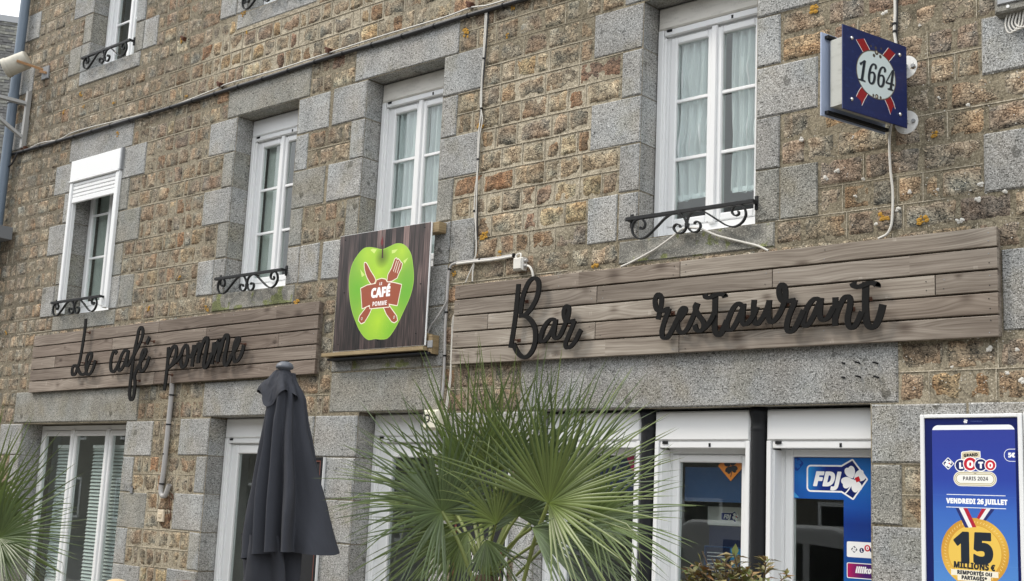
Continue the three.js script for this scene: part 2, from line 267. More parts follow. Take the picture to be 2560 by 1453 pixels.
// the brown stones, laid course by course between the granite
const courses = [];
for (let y = 2.355; y > GY; y -= 0.189) courses.push([Math.max(GY, y - 0.189), y]);
courses.push([2.355, 2.55], [2.55, 2.745]);
for (let k = 0; k < 5; k++) courses.push([2.745 + 0.177 * k, 2.745 + 0.177 * (k + 1)]);
for (let y = 3.63; y < PY1 - 0.1; y += 0.189) courses.push([y, y + 0.189]);
const pals = { // base colours of the stones (linear)
  left: [[0.30, 0.225, 0.145], [0.26, 0.20, 0.135], [0.34, 0.27, 0.185], [0.24, 0.165, 0.10], [0.36, 0.29, 0.20], [0.30, 0.19, 0.115], [0.33, 0.26, 0.17], [0.22, 0.175, 0.125]],
  mid: [[0.37, 0.25, 0.13], [0.30, 0.18, 0.095], [0.44, 0.32, 0.175], [0.28, 0.21, 0.14], [0.34, 0.19, 0.10], [0.24, 0.135, 0.085], [0.40, 0.30, 0.19], [0.33, 0.25, 0.16], [0.50, 0.39, 0.24]],
  right: [[0.33, 0.235, 0.15], [0.28, 0.185, 0.11], [0.38, 0.25, 0.13], [0.26, 0.165, 0.11], [0.35, 0.265, 0.17], [0.30, 0.19, 0.10], [0.24, 0.16, 0.12]],
};
const signRects = [[-14.2, -9.1, 2.8, 3.3], [-7.1, -2.8, 2.8, 3.3]];
const stones = [], joints = [];
function stoneGeo(x0, x1, y0, y1, col, h, inset) {
  const nx = clamp(Math.round((x1 - x0) / 0.022), 4, 16), ny = 8, P = [], U = [], C = [], I = [], ou = rnd() * 7, ov = rnd() * 7, s = rnd() * 900, tilt = rr(-0.005, 0.005), tx = rr(-0.005, 0.005), cut = rr(0.5, 2.2), wob = rr(0.014, 0.040);
  for (let j = 0; j <= ny; j++) for (let i = 0; i <= nx; i++) {
    const a = i / nx, b = j / ny, x = lerp(x0, x1, a), y = lerp(y0, y1, b), e = Math.min(x - x0, x1 - x, y - y0, y1 - y), cr = Math.hypot(Math.max(0, 0.06 - Math.min(x - x0, x1 - x)), Math.max(0, 0.06 - Math.min(y - y0, y1 - y)));
    const n = noise(x * 17 + s, y * 17, 1e6, 3), n2 = noise(x * 42 + s, y * 42, 1e6, 4), d = e - inset - 0.30 * Math.max(0, cr - 0.055) * cut + wob * (n - 0.55) + 0.010 * (n2 - 0.5);
    const z = lerp(-0.009, h, sst(-0.010, 0.024, d)) + 0.008 * (n - 0.5) + 0.006 * (n2 - 0.5) + tilt * (b - 0.5) * 2 + tx * (a - 0.5) * 2;
    const edge = i === 0 || j === 0 || i === nx || j === ny; P.push(x + (edge ? 0 : 0.006 * (n2 - 0.5)), y + (edge ? 0 : 0.006 * (n - 0.5)), edge ? -0.016 : z); U.push((x + ou) / 0.8, (y + ov) / 0.8);
    const k = 1 + 0.5 * (noise(x * 9 + s, y * 9, 1e6, 7) - 0.5), wm = 0.16 * (noise(x * 7 + s, y * 7, 1e6, 8) - 0.5); C.push(col[0] * k * (1 + wm), col[1] * k, col[2] * k * (1 - wm));
  }
  for (let j = 0; j < ny; j++) for (let i = 0; i < nx; i++) { const a = j * (nx + 1) + i, b = a + nx + 1; (i + j) % 2 ? I.push(a, a + 1, b + 1, a, b + 1, b) : I.push(a, a + 1, b, a + 1, b + 1, b); }
  const g = new THREE.BufferGeometry(); g.setAttribute('position', new THREE.Float32BufferAttribute(P, 3)); g.setAttribute('uv', new THREE.Float32BufferAttribute(U, 2)); g.setAttribute('color', new THREE.Float32BufferAttribute(C, 3)); g.setIndex(I); g.computeVertexNormals(); return g;
}
for (const [y0, y1] of courses) {
  const my = (y0 + y1) / 2, bl = [...blocks, ...Object.values(OP)].filter(b => b[2] < my && b[3] > my).map(b => [b[0], b[1]]).sort((a, b) => a[0] - b[0]);
  const free = []; let x = PX0 + 0.02; for (const [a, b] of bl) { if (a - x > 0.05) free.push([x, a]); x = Math.max(x, b); } if (PX1 - x > 0.05) free.push([x, PX1]);
  for (const [a, b] of free) {
    let cx = a; const pale = [];
    while (cx < b - 0.01) {
      const t = sst(-12, -3, cx); let w = lerp(0.19, 0.27, t) * rr(0.62, 1.55); if (rnd() < 0.1) w *= 0.6; if (b - cx - w < 0.09) w = b - cx; if (w > 0.5) w = w / 2;
      const x0 = cx, x1 = Math.min(b, cx + w), mx = (x0 + x1) / 2; cx = x1;
      if (signRects.some(r => x0 > r[0] && x1 < r[1] && y0 > r[2] - 0.02 && y1 < r[3] + 0.02)) continue;
      const p = paleness(mx, my), pal = mx < -12.4 && rnd() < 0.85 ? pals.left : mx > -4 ? pals.right : rnd() < 0.35 + 0.65 * p ? pals.mid : pals.left, c0 = pal[Math.floor(rnd() * pal.length)], gy = 0.30 * c0[0] + 0.5 * c0[1] + 0.2 * c0[2], rusty = rnd() < (mx < -12.4 ? 0.05 : 0.10 + 0.25 * p), ds = rusty ? 0.15 : mx < -12.4 ? 0.72 : rr(0.45, 0.75), tan = [[0.340, 0.275, 0.203], [0.312, 0.262, 0.200], [0.370, 0.308, 0.235], [0.325, 0.255, 0.178]][Math.floor(rnd() * 4)], c = c0.map((v, q) => lerp(v, tan[q], ds)), k = rr(1.42, 1.84);
      const h = rr(0.001, 0.009) * (0.8 + 0.6 * p), j = rr(0.000, 0.004), jy = () => rr(-0.004, 0.004);
      stones.push({ g: [x0 + j, x1 - j, y0 + j + jy(), y1 - j + jy(), c.map((v, q) => v * k * [1.0, 1.045, 1.06][q]), h, p * rr(0.004, 0.022)], x: mx, y: my, a: (x1 - x0) });
      if (x1 < b - 0.01 && rnd() < 0.35 + 0.6 * p) joints.push(box(x1 - 0.0028, x1 + 0.0028, y0 + 0.004, y1 - 0.004, -0.004, 0.0035 + 0.003 * p, 0.001, 0.003));
    }
    let s = a; while (s < b - 0.05) { const L = rr(0.5, 1.6), e = Math.min(b, s + L), p = paleness((s + e) / 2, y1); if (rnd() < 0.4 + 0.6 * p && (s + e) / 2 > -14.8) joints.push(box(s, e, y1 - 0.003, y1 + 0.003, -0.004, 0.0035 + 0.003 * p, 0.001, 0.004)); s = e; }
  }
}
{ // the 300 that show largest are single parts, the others one part
  const seen = s => { const d = [s.x - EYE.x, s.y - EYE.y, -EYE.z], c = AX.map(r => r[0] * d[0] + r[1] * d[1] + r[2] * d[2]), u = c[0] / c[2] * FOCAL, v = c[1] / c[2] * FOCAL; return Math.abs(u) < 1290 && v > -735 && v < 735 ? s.a / (c[2] * c[2]) * 7.44 / Math.hypot(...d) : 0; };
  stones.forEach(s => { s.k = seen(s); s.geo = stoneGeo(...s.g); }); stones.sort((a, b) => b.k - a.k);
  for (const s of stones.slice(0, 300)) mesh('stone', s.geo, M.stone, building);
  const r = mesh('stone', merge(stones.slice(300).map(s => s.geo)), M.stone, building); r.userData.kind = 'stuff';
  const j = mesh('mortar_joint', merge(joints), M.joint, building); j.userData.kind = 'stuff';
}

// ---------------------------------------------------------------- windows (parts of the building)
const glassPane = (x0, x1, y0, y1, z) => box(x0, x1, y0, y1, z - 0.004, z, 0);
function room(o, deep, mat) { const [x0, x1, y0, y1] = o, a = x0 - 0.28, b = x1 + 0.28, c = y0 - 0.09, d = y1 + 0.19, z1 = -0.30, z0 = -deep; return mesh('room', quads([[[a, c, z0], [b, c, z0], [b, d, z0], [a, d, z0]], [[a, c, z1], [a, c, z0], [a, d, z0], [a, d, z1]], [[b, c, z0], [b, c, z1], [b, d, z1], [b, d, z0]], [[a, c, z1], [b, c, z1], [b, c, z0], [a, c, z0]], [[a, d, z0], [b, d, z0], [b, d, z1], [a, d, z1]]]), mat, building); }
// a PVC window: posts = x of the sash joints; bars = glazing bars in each sash
function pvcWindow(o, { zf = -0.19, boxH = 0.185, rail = 0.052, posts = [], bars = 2, bottom = 0.09, sash = 0.062, slat = true, mat = M.pvc, boxMat = M.pvc, head = 0.05, name = 'window', recess = 0.055 } = {}) {
  const [x0, x1, y0, y1] = o, w = sub(name, building), g = 0.004, zb = zf - recess - 0.035;
  let top = y1 - g;
  if (boxH) {
    const b = mesh('shutter_box', box(x0 + g, x1 - g, y1 - boxH, y1 - g, zb, zf, 0.012), boxMat, w); top = y1 - boxH;
    if (slat) { mesh('shutter_end_bar', box(x0 + rail + g, x1 - rail - g, top - 0.05, top - 0.003, zf - 0.05, zf - 0.012, 0.004), mat, w); mesh('stop', box(x0 + rail + 0.03, x0 + rail + 0.075, top - 0.022, top - 0.004, zf - 0.02, zf - 0.001, 0.003), M.dark, w); mesh('stop', box(x1 - 0.34, x1 - 0.325, top - 0.042, top - 0.016, zf - 0.02, zf - 0.006, 0.002), M.dark, w); }
    for (const [a, b2] of [[x0 + g, x0 + rail], [x1 - rail, x1 - g]]) { mesh('guide_rail', merge([box(a, b2, y0 + 0.003, top - 0.002, zf - 0.05, zf - 0.002, 0.004), box(a + 0.012, b2 + (b2 < x1 - 0.2 ? 0.014 : -0.012), y0 + 0.003, top - 0.06, zb, zf - 0.028, 0.003)]), mat, w); }
    top -= 0.012;
  } else rail = 0.01;
  const fx0 = x0 + rail + 0.004, fx1 = x1 - rail - 0.004, zw = zf - recess, fr = 0.034; // the fixed frame
  mesh('frame', merge([box(fx0, fx0 + fr, y0 + 0.03, top, zw - 0.06, zw, 0.004), box(fx1 - fr, fx1, y0 + 0.03, top, zw - 0.06, zw, 0.004), box(fx0 + fr, fx1 - fr, top - head, top, zw - 0.06, zw + 0.001, 0.004), box(fx0 + fr, fx1 - fr, y0 + 0.03, y0 + 0.03 + bottom, zw - 0.06, zw + 0.006, 0.005)]), mat, w);
  mesh('sill_board', box(x0 - 0.0, x1, y0 - 0.004, y0 + 0.028, zb, zf + 0.05, 0.006), mat, w);
  const xs = [fx0 + fr, ...posts, fx1 - fr], py0 = y0 + 0.03 + bottom, py1 = top - head;
  for (let i = 0; i < xs.length - 1; i++) {
    const a = xs[i] + 0.003, b = xs[i + 1] - 0.003, zs = zw + 0.012, s = sash;
    mesh('sash', merge([box(a, a + s, py0 + 0.003, py1 - 0.003, zs - 0.055, zs, 0.009), box(b - s, b, py0 + 0.003, py1 - 0.003, zs - 0.055, zs, 0.009), box(a + s, b - s, py1 - s, py1 - 0.003, zs - 0.055, zs - 0.0006, 0.009), box(a + s, b - s, py0 + 0.003, py0 + s, zs - 0.055, zs - 0.0006, 0.009)]), mat, w);
    const n = bars + 1, h = (py1 - py0 - 2 * s) / n;
    for (let k = 0; k < n; k++) { mesh('pane', glassPane(a + s, b - s, py0 + s + k * h, py0 + s + (k + 1) * h, zs - 0.028), M.glass, w); if (k) mesh('glazing_bar', box(a + s - 0.004, b - s + 0.004, py0 + s + k * h - 0.014, py0 + s + k * h + 0.014, zs - 0.024, zs - 0.008, 0.005), mat, w); }
  }
  for (const p of posts) mesh('mullion', box(p - 0.026, p + 0.026, py0 - 0.01, py1 + 0.012, zw + 0.004, zw + 0.03, 0.008), mat, w);
  return { w, zg: zw + 0.012 - 0.028, xs, py0, py1 };
}
const mid = o => (o[0] + o[1]) / 2;
for (const k of ['U1', 'U2', 'U3']) { pvcWindow(OP[k], { boxH: 0.19, posts: [mid(OP[k])], bottom: 0.06 }); room(OP[k], 2.6, M.room); }
for (const k of ['W2', 'W3', 'W4']) { pvcWindow(OP[k], { posts: [mid(OP[k])], boxMat: k === 'W2' ? M.pvc : M.pvcOld }); room(OP[k], 2.8, M.room); }
// W1: the roller shutter is fixed on the face of the wall, a quarter down
pvcWindow(OP.W1, { boxH: 0, posts: [mid(OP.W1)], bottom: 0.1, zf: -0.17, head: 0.06 }); room(OP.W1, 2.6, M.room);
{
  const s = thing('roller_shutter', 'white roller shutter mounted on the wall face, lowered a little', 'shutter');
  const a = -13.845, b = -12.745, y0 = 3.63, t = 5.515;
  mesh('shutter_box', box(a, b, 5.265, t, 0.012, 0.058, 0.006), M.pvc, s);
  mesh('box_end', box(b + 0.001, b + 0.02, 5.26, t + 0.01, 0.012, 0.05, 0.004), M.zinc, s);
  mesh('drip_edge', box(a - 0.008, b - 0.01, 5.245, 5.264, 0.012, 0.066, 0.005), M.pvc, s);
  for (const [p, q] of [[a, a + 0.055], [b - 0.075, b]]) { mesh('side_rail', box(p, q, y0 + 0.01, 5.244, 0.012, 0.05, 0.006), M.pvc, s); mesh('side_rail', box(p < -13.5 ? q + 0.016 : p - 0.026, p < -13.5 ? q + 0.028 : p - 0.014, y0 + 0.012, 5.1, -0.015, 0.03, 0.003), M.pvc, s); }
  for (let k = 0; k < 4; k++) mesh('slat', box(a + 0.057, b - 0.077, 5.196 - k * 0.047, 5.24 - k * 0.047, 0.016, 0.034, 0.009), M.pvc, s);
  mesh('slat', box(a + 0.057, b - 0.077, 4.985, 5.053, 0.016, 0.037, 0.008), M.pvc, s);
}
const g1 = pvcWindow(OP.G1, { boxH: 0, posts: [-13.655, -12.885], bars: 0, head: 0.055, sash: 0.066, bottom: 0.12 }); room(OP.G1, 2.2, M.room);
const g2 = pvcWindow(OP.G2, { boxH: 0.20, bars: 0, sash: 0.09, bottom: 0.1 }); room(OP.G2, 2.4, M.room);
const g3 = pvcWindow(OP.G3, { boxH: 0.20, bars: 0, sash: 0.12, bottom: 0.1 }); room(OP.G3, 5.5, M.room);
// shopfront: three bays between two iron columns
const bays = [[-6.284, -5.385], [-5.262, -4.462], [-4.342, -3.462]].map(([a, b], i) => pvcWindow([a, b, -0.15, 2.345], { boxH: 0.215, bars: 0, rail: 0.04, sash: 0.058, bottom: 0.1, head: i === 1 ? 0.075 : 0.03, zf: -0.10, recess: 0.13 }));
{ const [x0, x1, y0, y1] = OP.G4; room([x0, x1, y0, y1], 7.5, M.room); }
for (const x of [-5.323, -4.402]) {
  const c = sub('iron_column', building); c.position.set(x, GY, -0.12);
  mesh('shaft', lathe([[0.001, 0], [0.09, 0], [0.09, 0.12], [0.058, 0.16], [0.0545, 1.2], [0.052, 2.38], [0.058, 2.40], [0.058, 2.42], [0.052, 2.43], [0.054, 2.46], [0.066, 2.51], [0.074, 2.55], [0.001, 2.553]], 28), M.dark, c);
}
// ---------------------------------------------------------------- plank signs with cut steel script
const at = (o, z) => (x, y) => { const p = wallZ(o[0] + x / o[2], o[1] + y / o[2], z); return [p.x, p.y]; };
const strokeW = t => 0.021 + 0.016 * Math.abs(t.y);
function word(sign, o, z, strokes, k = 1.1) {
  const f = at(o, z), ts = 0;
  strokes.forEach((s, i) => { const name = s.name || 'letter'; const parts = s.p.map((pl, q) => ribbon(pl.map(p => f(...p)), t => strokeW(t) * k * (s.k || 1), z - 0.010, z + 0.0006 * (i % 3) + 0.0024 * q, Math.max(6, pl.length * 5))); mesh('letter', parts.length > 1 ? merge(parts) : parts[0], M.letter, sign); });
}
function plankSign(name, label, x0, x1, rows, zt, joints, mats = M.wood) {
  const s = thing(name, label, 'sign', [0, 0, 0]);
  const n = rows.length - 1, yl = i => rows[i][0], yr = i => rows[i][1];
  for (let i = 0; i < n; i++) {
    const xs = [x0, ...(joints[i] || []), x1];
    for (let k = 0; k < xs.length - 1; k++) {
      const a = xs[k] + (k ? 0.003 : 0), b = xs[k + 1] - (k < xs.length - 2 ? 0.003 : 0), Y = (r, x) => lerp(rows[r][0], rows[r][1], (x - x0) / (x1 - x0)), gp = 0.0055, c = 0.004, z1 = zt + rr(-0.001, 0.001), z0 = zt - 0.028;
      const q = [[a, Y(i + 1, a) + gp], [b, Y(i + 1, b) + gp], [b, Y(i, b) - gp], [a, Y(i, a) - gp]], S = [[1, 1], [-1, 1], [-1, -1], [1, -1]], F = q.map((p, m) => [p[0] + S[m][0] * c * 0.3, p[1] + S[m][1] * c, z1]), R = q.map(p => [p[0], p[1], z1 - c]), K = q.map(p => [p[0], p[1], z0]);
      const L = [F]; for (let m = 0; m < 4; m++) { const e = (m + 1) % 4; L.push([R[m], R[e], F[e], F[m]], [K[m], K[e], R[e], R[m]]); }
      const g = quads(L); shiftUV(g, rnd(), rnd(), 1 / 4, 1 / 1.1); const pl = mesh('plank', g, mats[Math.floor(rnd() * 4)], s);
      for (const sx of [a + 0.05, b - 0.05, ...(b - a > 1.6 ? [(a + b) / 2] : [])]) for (const sy of [0.25, 0.75]) { const y = lerp(Y(i + 1, sx), Y(i, sx), sy); mesh('screw', new THREE.CylinderGeometry(0.0035, 0.0035, 0.003, 8).rotateX(Math.PI / 2).translate(sx + rr(-0.006, 0.006), y + rr(-0.008, 0.008), z1 + 0.0006), rnd() < 0.4 ? M.zinc : M.dark, pl); }
    }
  }
  for (const bf of [box(x0 + 0.004, x0 + 0.06, yl(n) + 0.012, yl(0) - 0.012, 0.002, zt - 0.03, 0), box(x1 - 0.06, x1 - 0.004, yr(n) + 0.012, yr(0) - 0.012, 0.002, zt - 0.03, 0), ...[0.2, 0.4, 0.6, 0.8].map(t => { const x = lerp(x0, x1, t); return box(x - 0.03, x + 0.03, lerp(yl(n), yr(n), t) + 0.02, lerp(yl(0), yr(0), t) - 0.02, 0.002, zt - 0.03, 0); })]) mesh('backing_batten', bf, M.wood[1], s);
  return s;
}
const standoff = (s, o, z, zt, list) => { const f = at(o, z); for (const [x, y] of list) { const p = f(x, y); mesh('standoff', merge([new THREE.CylinderGeometry(0.006, 0.006, z - zt, 8).rotateX(Math.PI / 2).translate(p[0], p[1], (z + zt) / 2 - 0.004), box(p[0] - 0.018, p[0] + 0.018, p[1] - 0.014, p[1] + 0.014, zt - 0.002, zt + 0.004, 0.001)]), M.rust, s); } };
{
  const zt = 0.07, pr = (a, b) => [wallZ(...a, zt), wallZ(...b, zt)].map(p => p.y), X = (u, v) => wallZ(u, v, zt).x;
  const R = [[[1137.1, 713.5], [2492.7, 563.3]], [[1137.1, 749.7], [2494.4, 616]], [[1135.5, 790.7], [2494.4, 672.1]], [[1133.8, 831], [2494.4, 728.9]], [[1131.4, 872], [2495.4, 785.7]], [[1130.4, 912.7], [2496, 842.8]]].map(q => pr(...q));
  const s = plankSign('plank_sign', 'long weathered plank sign with black script reading Bar restaurant over the shopfront', X(1133, 812), X(2494.5, 700), R, zt,
    [[X(1700, 672)], [X(1492, 738), X(1931, 695)], [X(1219, 804), X(2338, 700)], [X(1488, 822), X(1931, 795)], [X(1697, 865)]]);
  const z = 0.128, o1 = [1250, 680, 6.317], o2 = [1620, 680, 7.265], o3 = [1900, 680, 7.758];
  word(s, o1, z, [
    { k: 1.12, p: [[[290, 190], [270, 400], [240, 700], [205, 950], [165, 1200]], [[318, 660], [330, 560], [350, 430], [400, 270], [470, 140], [545, 95], [600, 140], [612, 240], [585, 390], [520, 530], [440, 640], [370, 690], [300, 700]], [[300, 690], [400, 700], [480, 760], [545, 870], [562, 1000], [550, 1130], [500, 1260], [430, 1335], [360, 1345], [290, 1290], [240, 1200], [215, 1140]]] },
    { p: [[[600, 1100], [640, 1050], [690, 900], [750, 800], [810, 748], [870, 765]], [[870, 760], [820, 745], [750, 790], [680, 900], [640, 1020], [655, 1090], [710, 1085], [770, 1010], [830, 900], [885, 760]], [[885, 745], [860, 900], [850, 1010], [885, 1052], [945, 1010], [1000, 900], [1045, 790]]] },
    { p: [[[1000, 900], [1045, 790], [1080, 660], [1085, 570], [1055, 535], [1015, 580], [1005, 670], [1020, 740], [1050, 795], [1110, 778], [1180, 762]], [[1178, 765], [1130, 890], [1070, 1040], [1034, 1130], [1050, 1195], [1110, 1180], [1190, 1090], [1250, 970], [1282, 912]]] }]);
  word(s, o2, z, [
    { p: [[[178, 865], [200, 760], [235, 600], [240, 470], [185, 402], [135, 470], [130, 590], [165, 690], [250, 712], [340, 670], [385, 660]], [[385, 660], [340, 780], [285, 940], [252, 1090], [270, 1190], [335, 1200], [400, 1120], [470, 990], [540, 850]]] },
    { p: [[[470, 990], [560, 880], [640, 770], [682, 690], [650, 645], [595, 690], [550, 820], [530, 960], [560, 1070], [625, 1110], [700, 1050], [770, 920], [840, 760]]] },
    { p: [[[770, 920], [840, 760], [880, 640], [905, 565]], [[890, 570], [858, 630], [870, 700], [930, 800], [1000, 900], [1018, 980], [985, 1055], [925, 1075], [875, 1040], [850, 960]], [[985, 1055], [1080, 970], [1150, 870], [1205, 760]]] },
    { k: 1.1, p: [[[1220, 390], [1215, 600], [1208, 800], [1205, 960], [1225, 1090], [1272, 1150], [1330, 1110], [1380, 1000], [1430, 880]], [[1035, 405], [1050, 452], [1110, 467], [1180, 440], [1250, 412], [1330, 408], [1390, 432], [1398, 462]]] },
    { p: [[[1720, 630], [1640, 570], [1560, 640], [1480, 800], [1430, 960], [1450, 1050], [1510, 1050], [1580, 960], [1660, 800], [1730, 640]], [[1735, 575], [1722, 750], [1712, 880], [1740, 952], [1800, 940], [1870, 860], [1940, 740], [1975, 630]]] }]);
  word(s, o3, z, [
    { p: [[[-115, 540], [-130, 700], [-125, 880], [-100, 990], [-50, 1010], [10, 940], [70, 850], [130, 720], [175, 580]], [[180, 545], [165, 750], [170, 900], [210, 975], [270, 950], [360, 840], [430, 700], [480, 560]]] },
    { p: [[[430, 700], [480, 560], [492, 400], [470, 275], [425, 240], [380, 290], [368, 400], [390, 500], [440, 570], [520, 575], [620, 545], [680, 535]], [[680, 535], [645, 650], [585, 790], [540, 930], [522, 1080], [560, 1160], [620, 1150], [690, 1070], [770, 920], [850, 740]]] },
    { p: [[[1160, 550], [1080, 515], [990, 580], [900, 730], [850, 880], [840, 1000], [880, 1050], [950, 1000], [1040, 850], [1110, 690], [1170, 560]], [[1185, 505], [1165, 700], [1165, 850], [1210, 930], [1290, 910], [1370, 810], [1430, 680]]] },
    { p: [[[1460, 490], [1455, 700], [1455, 900], [1458, 1045]], [[1460, 900], [1510, 740], [1580, 590], [1650, 490], [1715, 475], [1752, 550], [1735, 720], [1705, 880], [1712, 1010], [1765, 1085], [1830, 1060], [1900, 950], [1980, 770]]] },
    { k: 1.15, p: [[[2050, 190], [2045, 450], [2045, 700], [2060, 900], [2090, 1020], [2150, 1080], [2230, 1040], [2300, 920], [2350, 770], [2382, 630]], [[1800, 205], [1820, 262], [1900, 287], [2000, 260], [2100, 222], [2200, 218], [2270, 255], [2265, 290]]] }]);
  standoff(s, o1, z, zt, [[350, 450], [225, 1070], [1060, 850]]); standoff(s, o2, z, zt, [[370, 730], [1215, 985], [1720, 800]]); standoff(s, o3, z, zt, [[440, 600], [1190, 860], [1720, 700], [2050, 500]]);
}
{
  const zt = 0.06, pr = (a, b) => [wallZ(...a, zt), wallZ(...b, zt)].map(p => p.y), X = (u, v) => wallZ(u, v, zt).x;
  const R = [[[84, 840.4], [794.5, 752]], [[83, 868], [794.5, 786.3]], [[80.6, 896.5], [793.4, 822.6]], [[78, 925.4], [792.7, 859.9]], [[74.6, 954], [791, 897.5]], [[71.2, 983], [788, 935.5]]].map(q => pr(...q));
  const s = plankSign('plank_sign', 'weathered plank sign with thin black script on the left, above the three pane window', X(78, 912), X(792, 845), R, zt,
    [[X(397, 818)], [X(281, 857), X(516, 828)], [X(136, 910), X(696, 848)], [], [X(384, 945)]], M.woodWarm);
  const z = 0.125, o4 = [160, 780, 6.317], o5 = [390, 800, 7.646];
  word(s, o4, z, [
    { p: [[[340, 105], [320, 300], [290, 500], [260, 680], [235, 800], [200, 900], [165, 985], [130, 990], [120, 940], [135, 870], [170, 845], [210, 890], [240, 960], [285, 990], [335, 965]]] },
    { p: [[[335, 965], [380, 830], [425, 720], [430, 660], [400, 650], [365, 700], [345, 800], [340, 900], [355, 980], [395, 985], [440, 920], [470, 840], [490, 765]]] },
    { p: [[[825, 660], [810, 620], [780, 625], [745, 720], [730, 830], [740, 920], [775, 945], [820, 890], [870, 780]]] },
    { p: [[[1005, 625], [960, 605], [910, 670], [870, 780], [850, 880], [870, 925], [910, 890], [960, 790], [1010, 630]], [[1012, 605], [992, 740], [978, 830], [1000, 850], [1040, 790], [1085, 700]]] },
    { p: [[[1060, 760], [1160, 560], [1220, 420], [1240, 300], [1215, 240], [1180, 280], [1150, 420], [1110, 600], [1080, 800], [1050, 1050], [1030, 1280], [1045, 1385], [1080, 1370], [1105, 1250], [1115, 1110], [1105, 1010], [1130, 940], [1170, 860]]] },
    { p: [[[1130, 940], [1200, 800], [1260, 700], [1290, 620], [1275, 590], [1240, 620], [1210, 720], [1195, 830], [1205, 920], [1240, 930], [1290, 860], [1320, 780], [1345, 705]], [[1347, 400], [1330, 440], [1303, 505]]] }], 1.38);
  word(s, o5, z, [
    { p: [[[230, 520], [215, 800], [190, 1050], [165, 1250], [150, 1350]], [[225, 740], [270, 620], [320, 520], [360, 500], [385, 560], [375, 660], [340, 770], [300, 850], [235, 915]], [[250, 900], [350, 820], [430, 740], [490, 640]]] },
    { p: [[[560, 480], [510, 550], [470, 700], [470, 830], [500, 905], [550, 870], [590, 760], [600, 620], [590, 510], [560, 480]], [[590, 720], [660, 690], [710, 610]]] },
    { p: [[[718, 475], [702, 640], [692, 800], [680, 895]], [[695, 720], [760, 560], [810, 455], [835, 470], [818, 640], [800, 825]], [[808, 720], [870, 520], [930, 370], [970, 340], [985, 420], [960, 580], [930, 740], [915, 860], [930, 915], [970, 880], [1020, 780], [1075, 640]]] },
    { p: [[[1102, 425], [1087, 600], [1072, 760], [1060, 850]], [[1080, 720], [1150, 520], [1190, 400], [1215, 400], [1205, 560], [1187, 700], [1175, 810]], [[1185, 720], [1240, 550], [1290, 370], [1345, 285], [1375, 340], [1350, 520], [1315, 700], [1310, 830], [1340, 870], [1390, 800], [1445, 670]]] },
    { p: [[[1440, 680], [1510, 560], [1570, 430], [1585, 360], [1550, 345], [1510, 420], [1480, 560], [1475, 700], [1500, 790], [1550, 780], [1610, 690], [1650, 580], [1672, 480]]] }], 1.38);
  standoff(s, o4, z, zt, [[325, 315], [250, 800], [430, 780], [920, 740], [1200, 480], [1340, 455], [1110, 1080]]); standoff(s, o5, z, zt, [[205, 1040], [1080, 790], [1600, 450], [350, 830]]);
}

// ---------------------------------------------------------------- wrought iron window rails
{
  const z = 0.07, o = [1540, 330, 4.152], f = at(o, z), cx = mid(OP.W4), rel = p => { const q = f(...p); return [q[0] - cx, q[1] - OP.W4[2]]; };
  const A = [[262, 985], [250, 1003], [285, 1003], [305, 955], [270, 905], [210, 915], [170, 975], [180, 1060], [235, 1108], [305, 1095], [420, 990], [520, 890], [600, 845], [670, 850], [720, 910], [735, 970], [710, 1030], [660, 1055], [615, 1030], [600, 990], [625, 960], [660, 965], [668, 992]].map(rel);
  const B = [[815, 958], [825, 935], [862, 935], [880, 980], [850, 1030], [800, 1040], [755, 1000], [740, 930], [770, 855], [840, 815], [920, 832], [1050, 910], [1150, 970], [1230, 985], [1310, 940], [1350, 860], [1330, 785], [1280, 755], [1220, 780], [1205, 830], [1240, 870], [1280, 850], [1270, 822]].map(rel);
  const l = rel([105, 890]), r = rel([1432, 704]), ty = (l[1] + r[1]) / 2 - 0.012;
  const proto = new THREE.Group();
  mesh('top_bar', box(l[0], r[0], ty - 0.014, ty + 0.014, z - 0.014, z + 0.014, 0.003), M.iron, proto);
  for (const S of [A, B]) mesh('scroll', ribbon(S, 0.010, z - 0.012, z + 0.012, 90, 0.0), M.iron, proto);
  for (const e of [l[0] + 0.012, r[0] - 0.012]) { mesh('bracket', merge([box(e - 0.012, e + 0.012, ty - 0.012, ty + 0.012, 0.012, z - 0.0145, 0.002), box(e - 0.014, e + 0.014, ty - 0.05, ty + 0.05, 0.006, 0.020, 0.003)]), M.iron, proto); }
  mesh('collar', box(0.5 * (A[15][0] + B[7][0]) - 0.012, 0.5 * (A[15][0] + B[7][0]) + 0.012, A[15][1] - 0.016, A[15][1] + 0.016, z - 0.016, z + 0.016, 0.003), M.iron, proto);
  const spots = [['W4', 'black iron scrollwork window rail with thin white cable hanging through it'], ['W2', 'black iron scrollwork window rail above the right end of the left plank sign'], ['W1', 'black iron scrollwork rail of the window with lowered roller shutter'], ['U1', 'weathered iron scrollwork rail of the top left window, paint flaking pale'], ['U2', 'iron scrollwork window rail, only its lowest curl showing at the top edge']];
  for (const [k, label] of spots) { const g = proto.clone(); g.name = numbered('window_rail'); g.position.set(mid(OP[k]) + (k === 'W1' ? -0.03 : 0), OP[k][2], k === 'W1' ? 0.028 : 0); scene.add(g); tag(g, label, 'railing', 'iron rails at the upper windows'); }
}
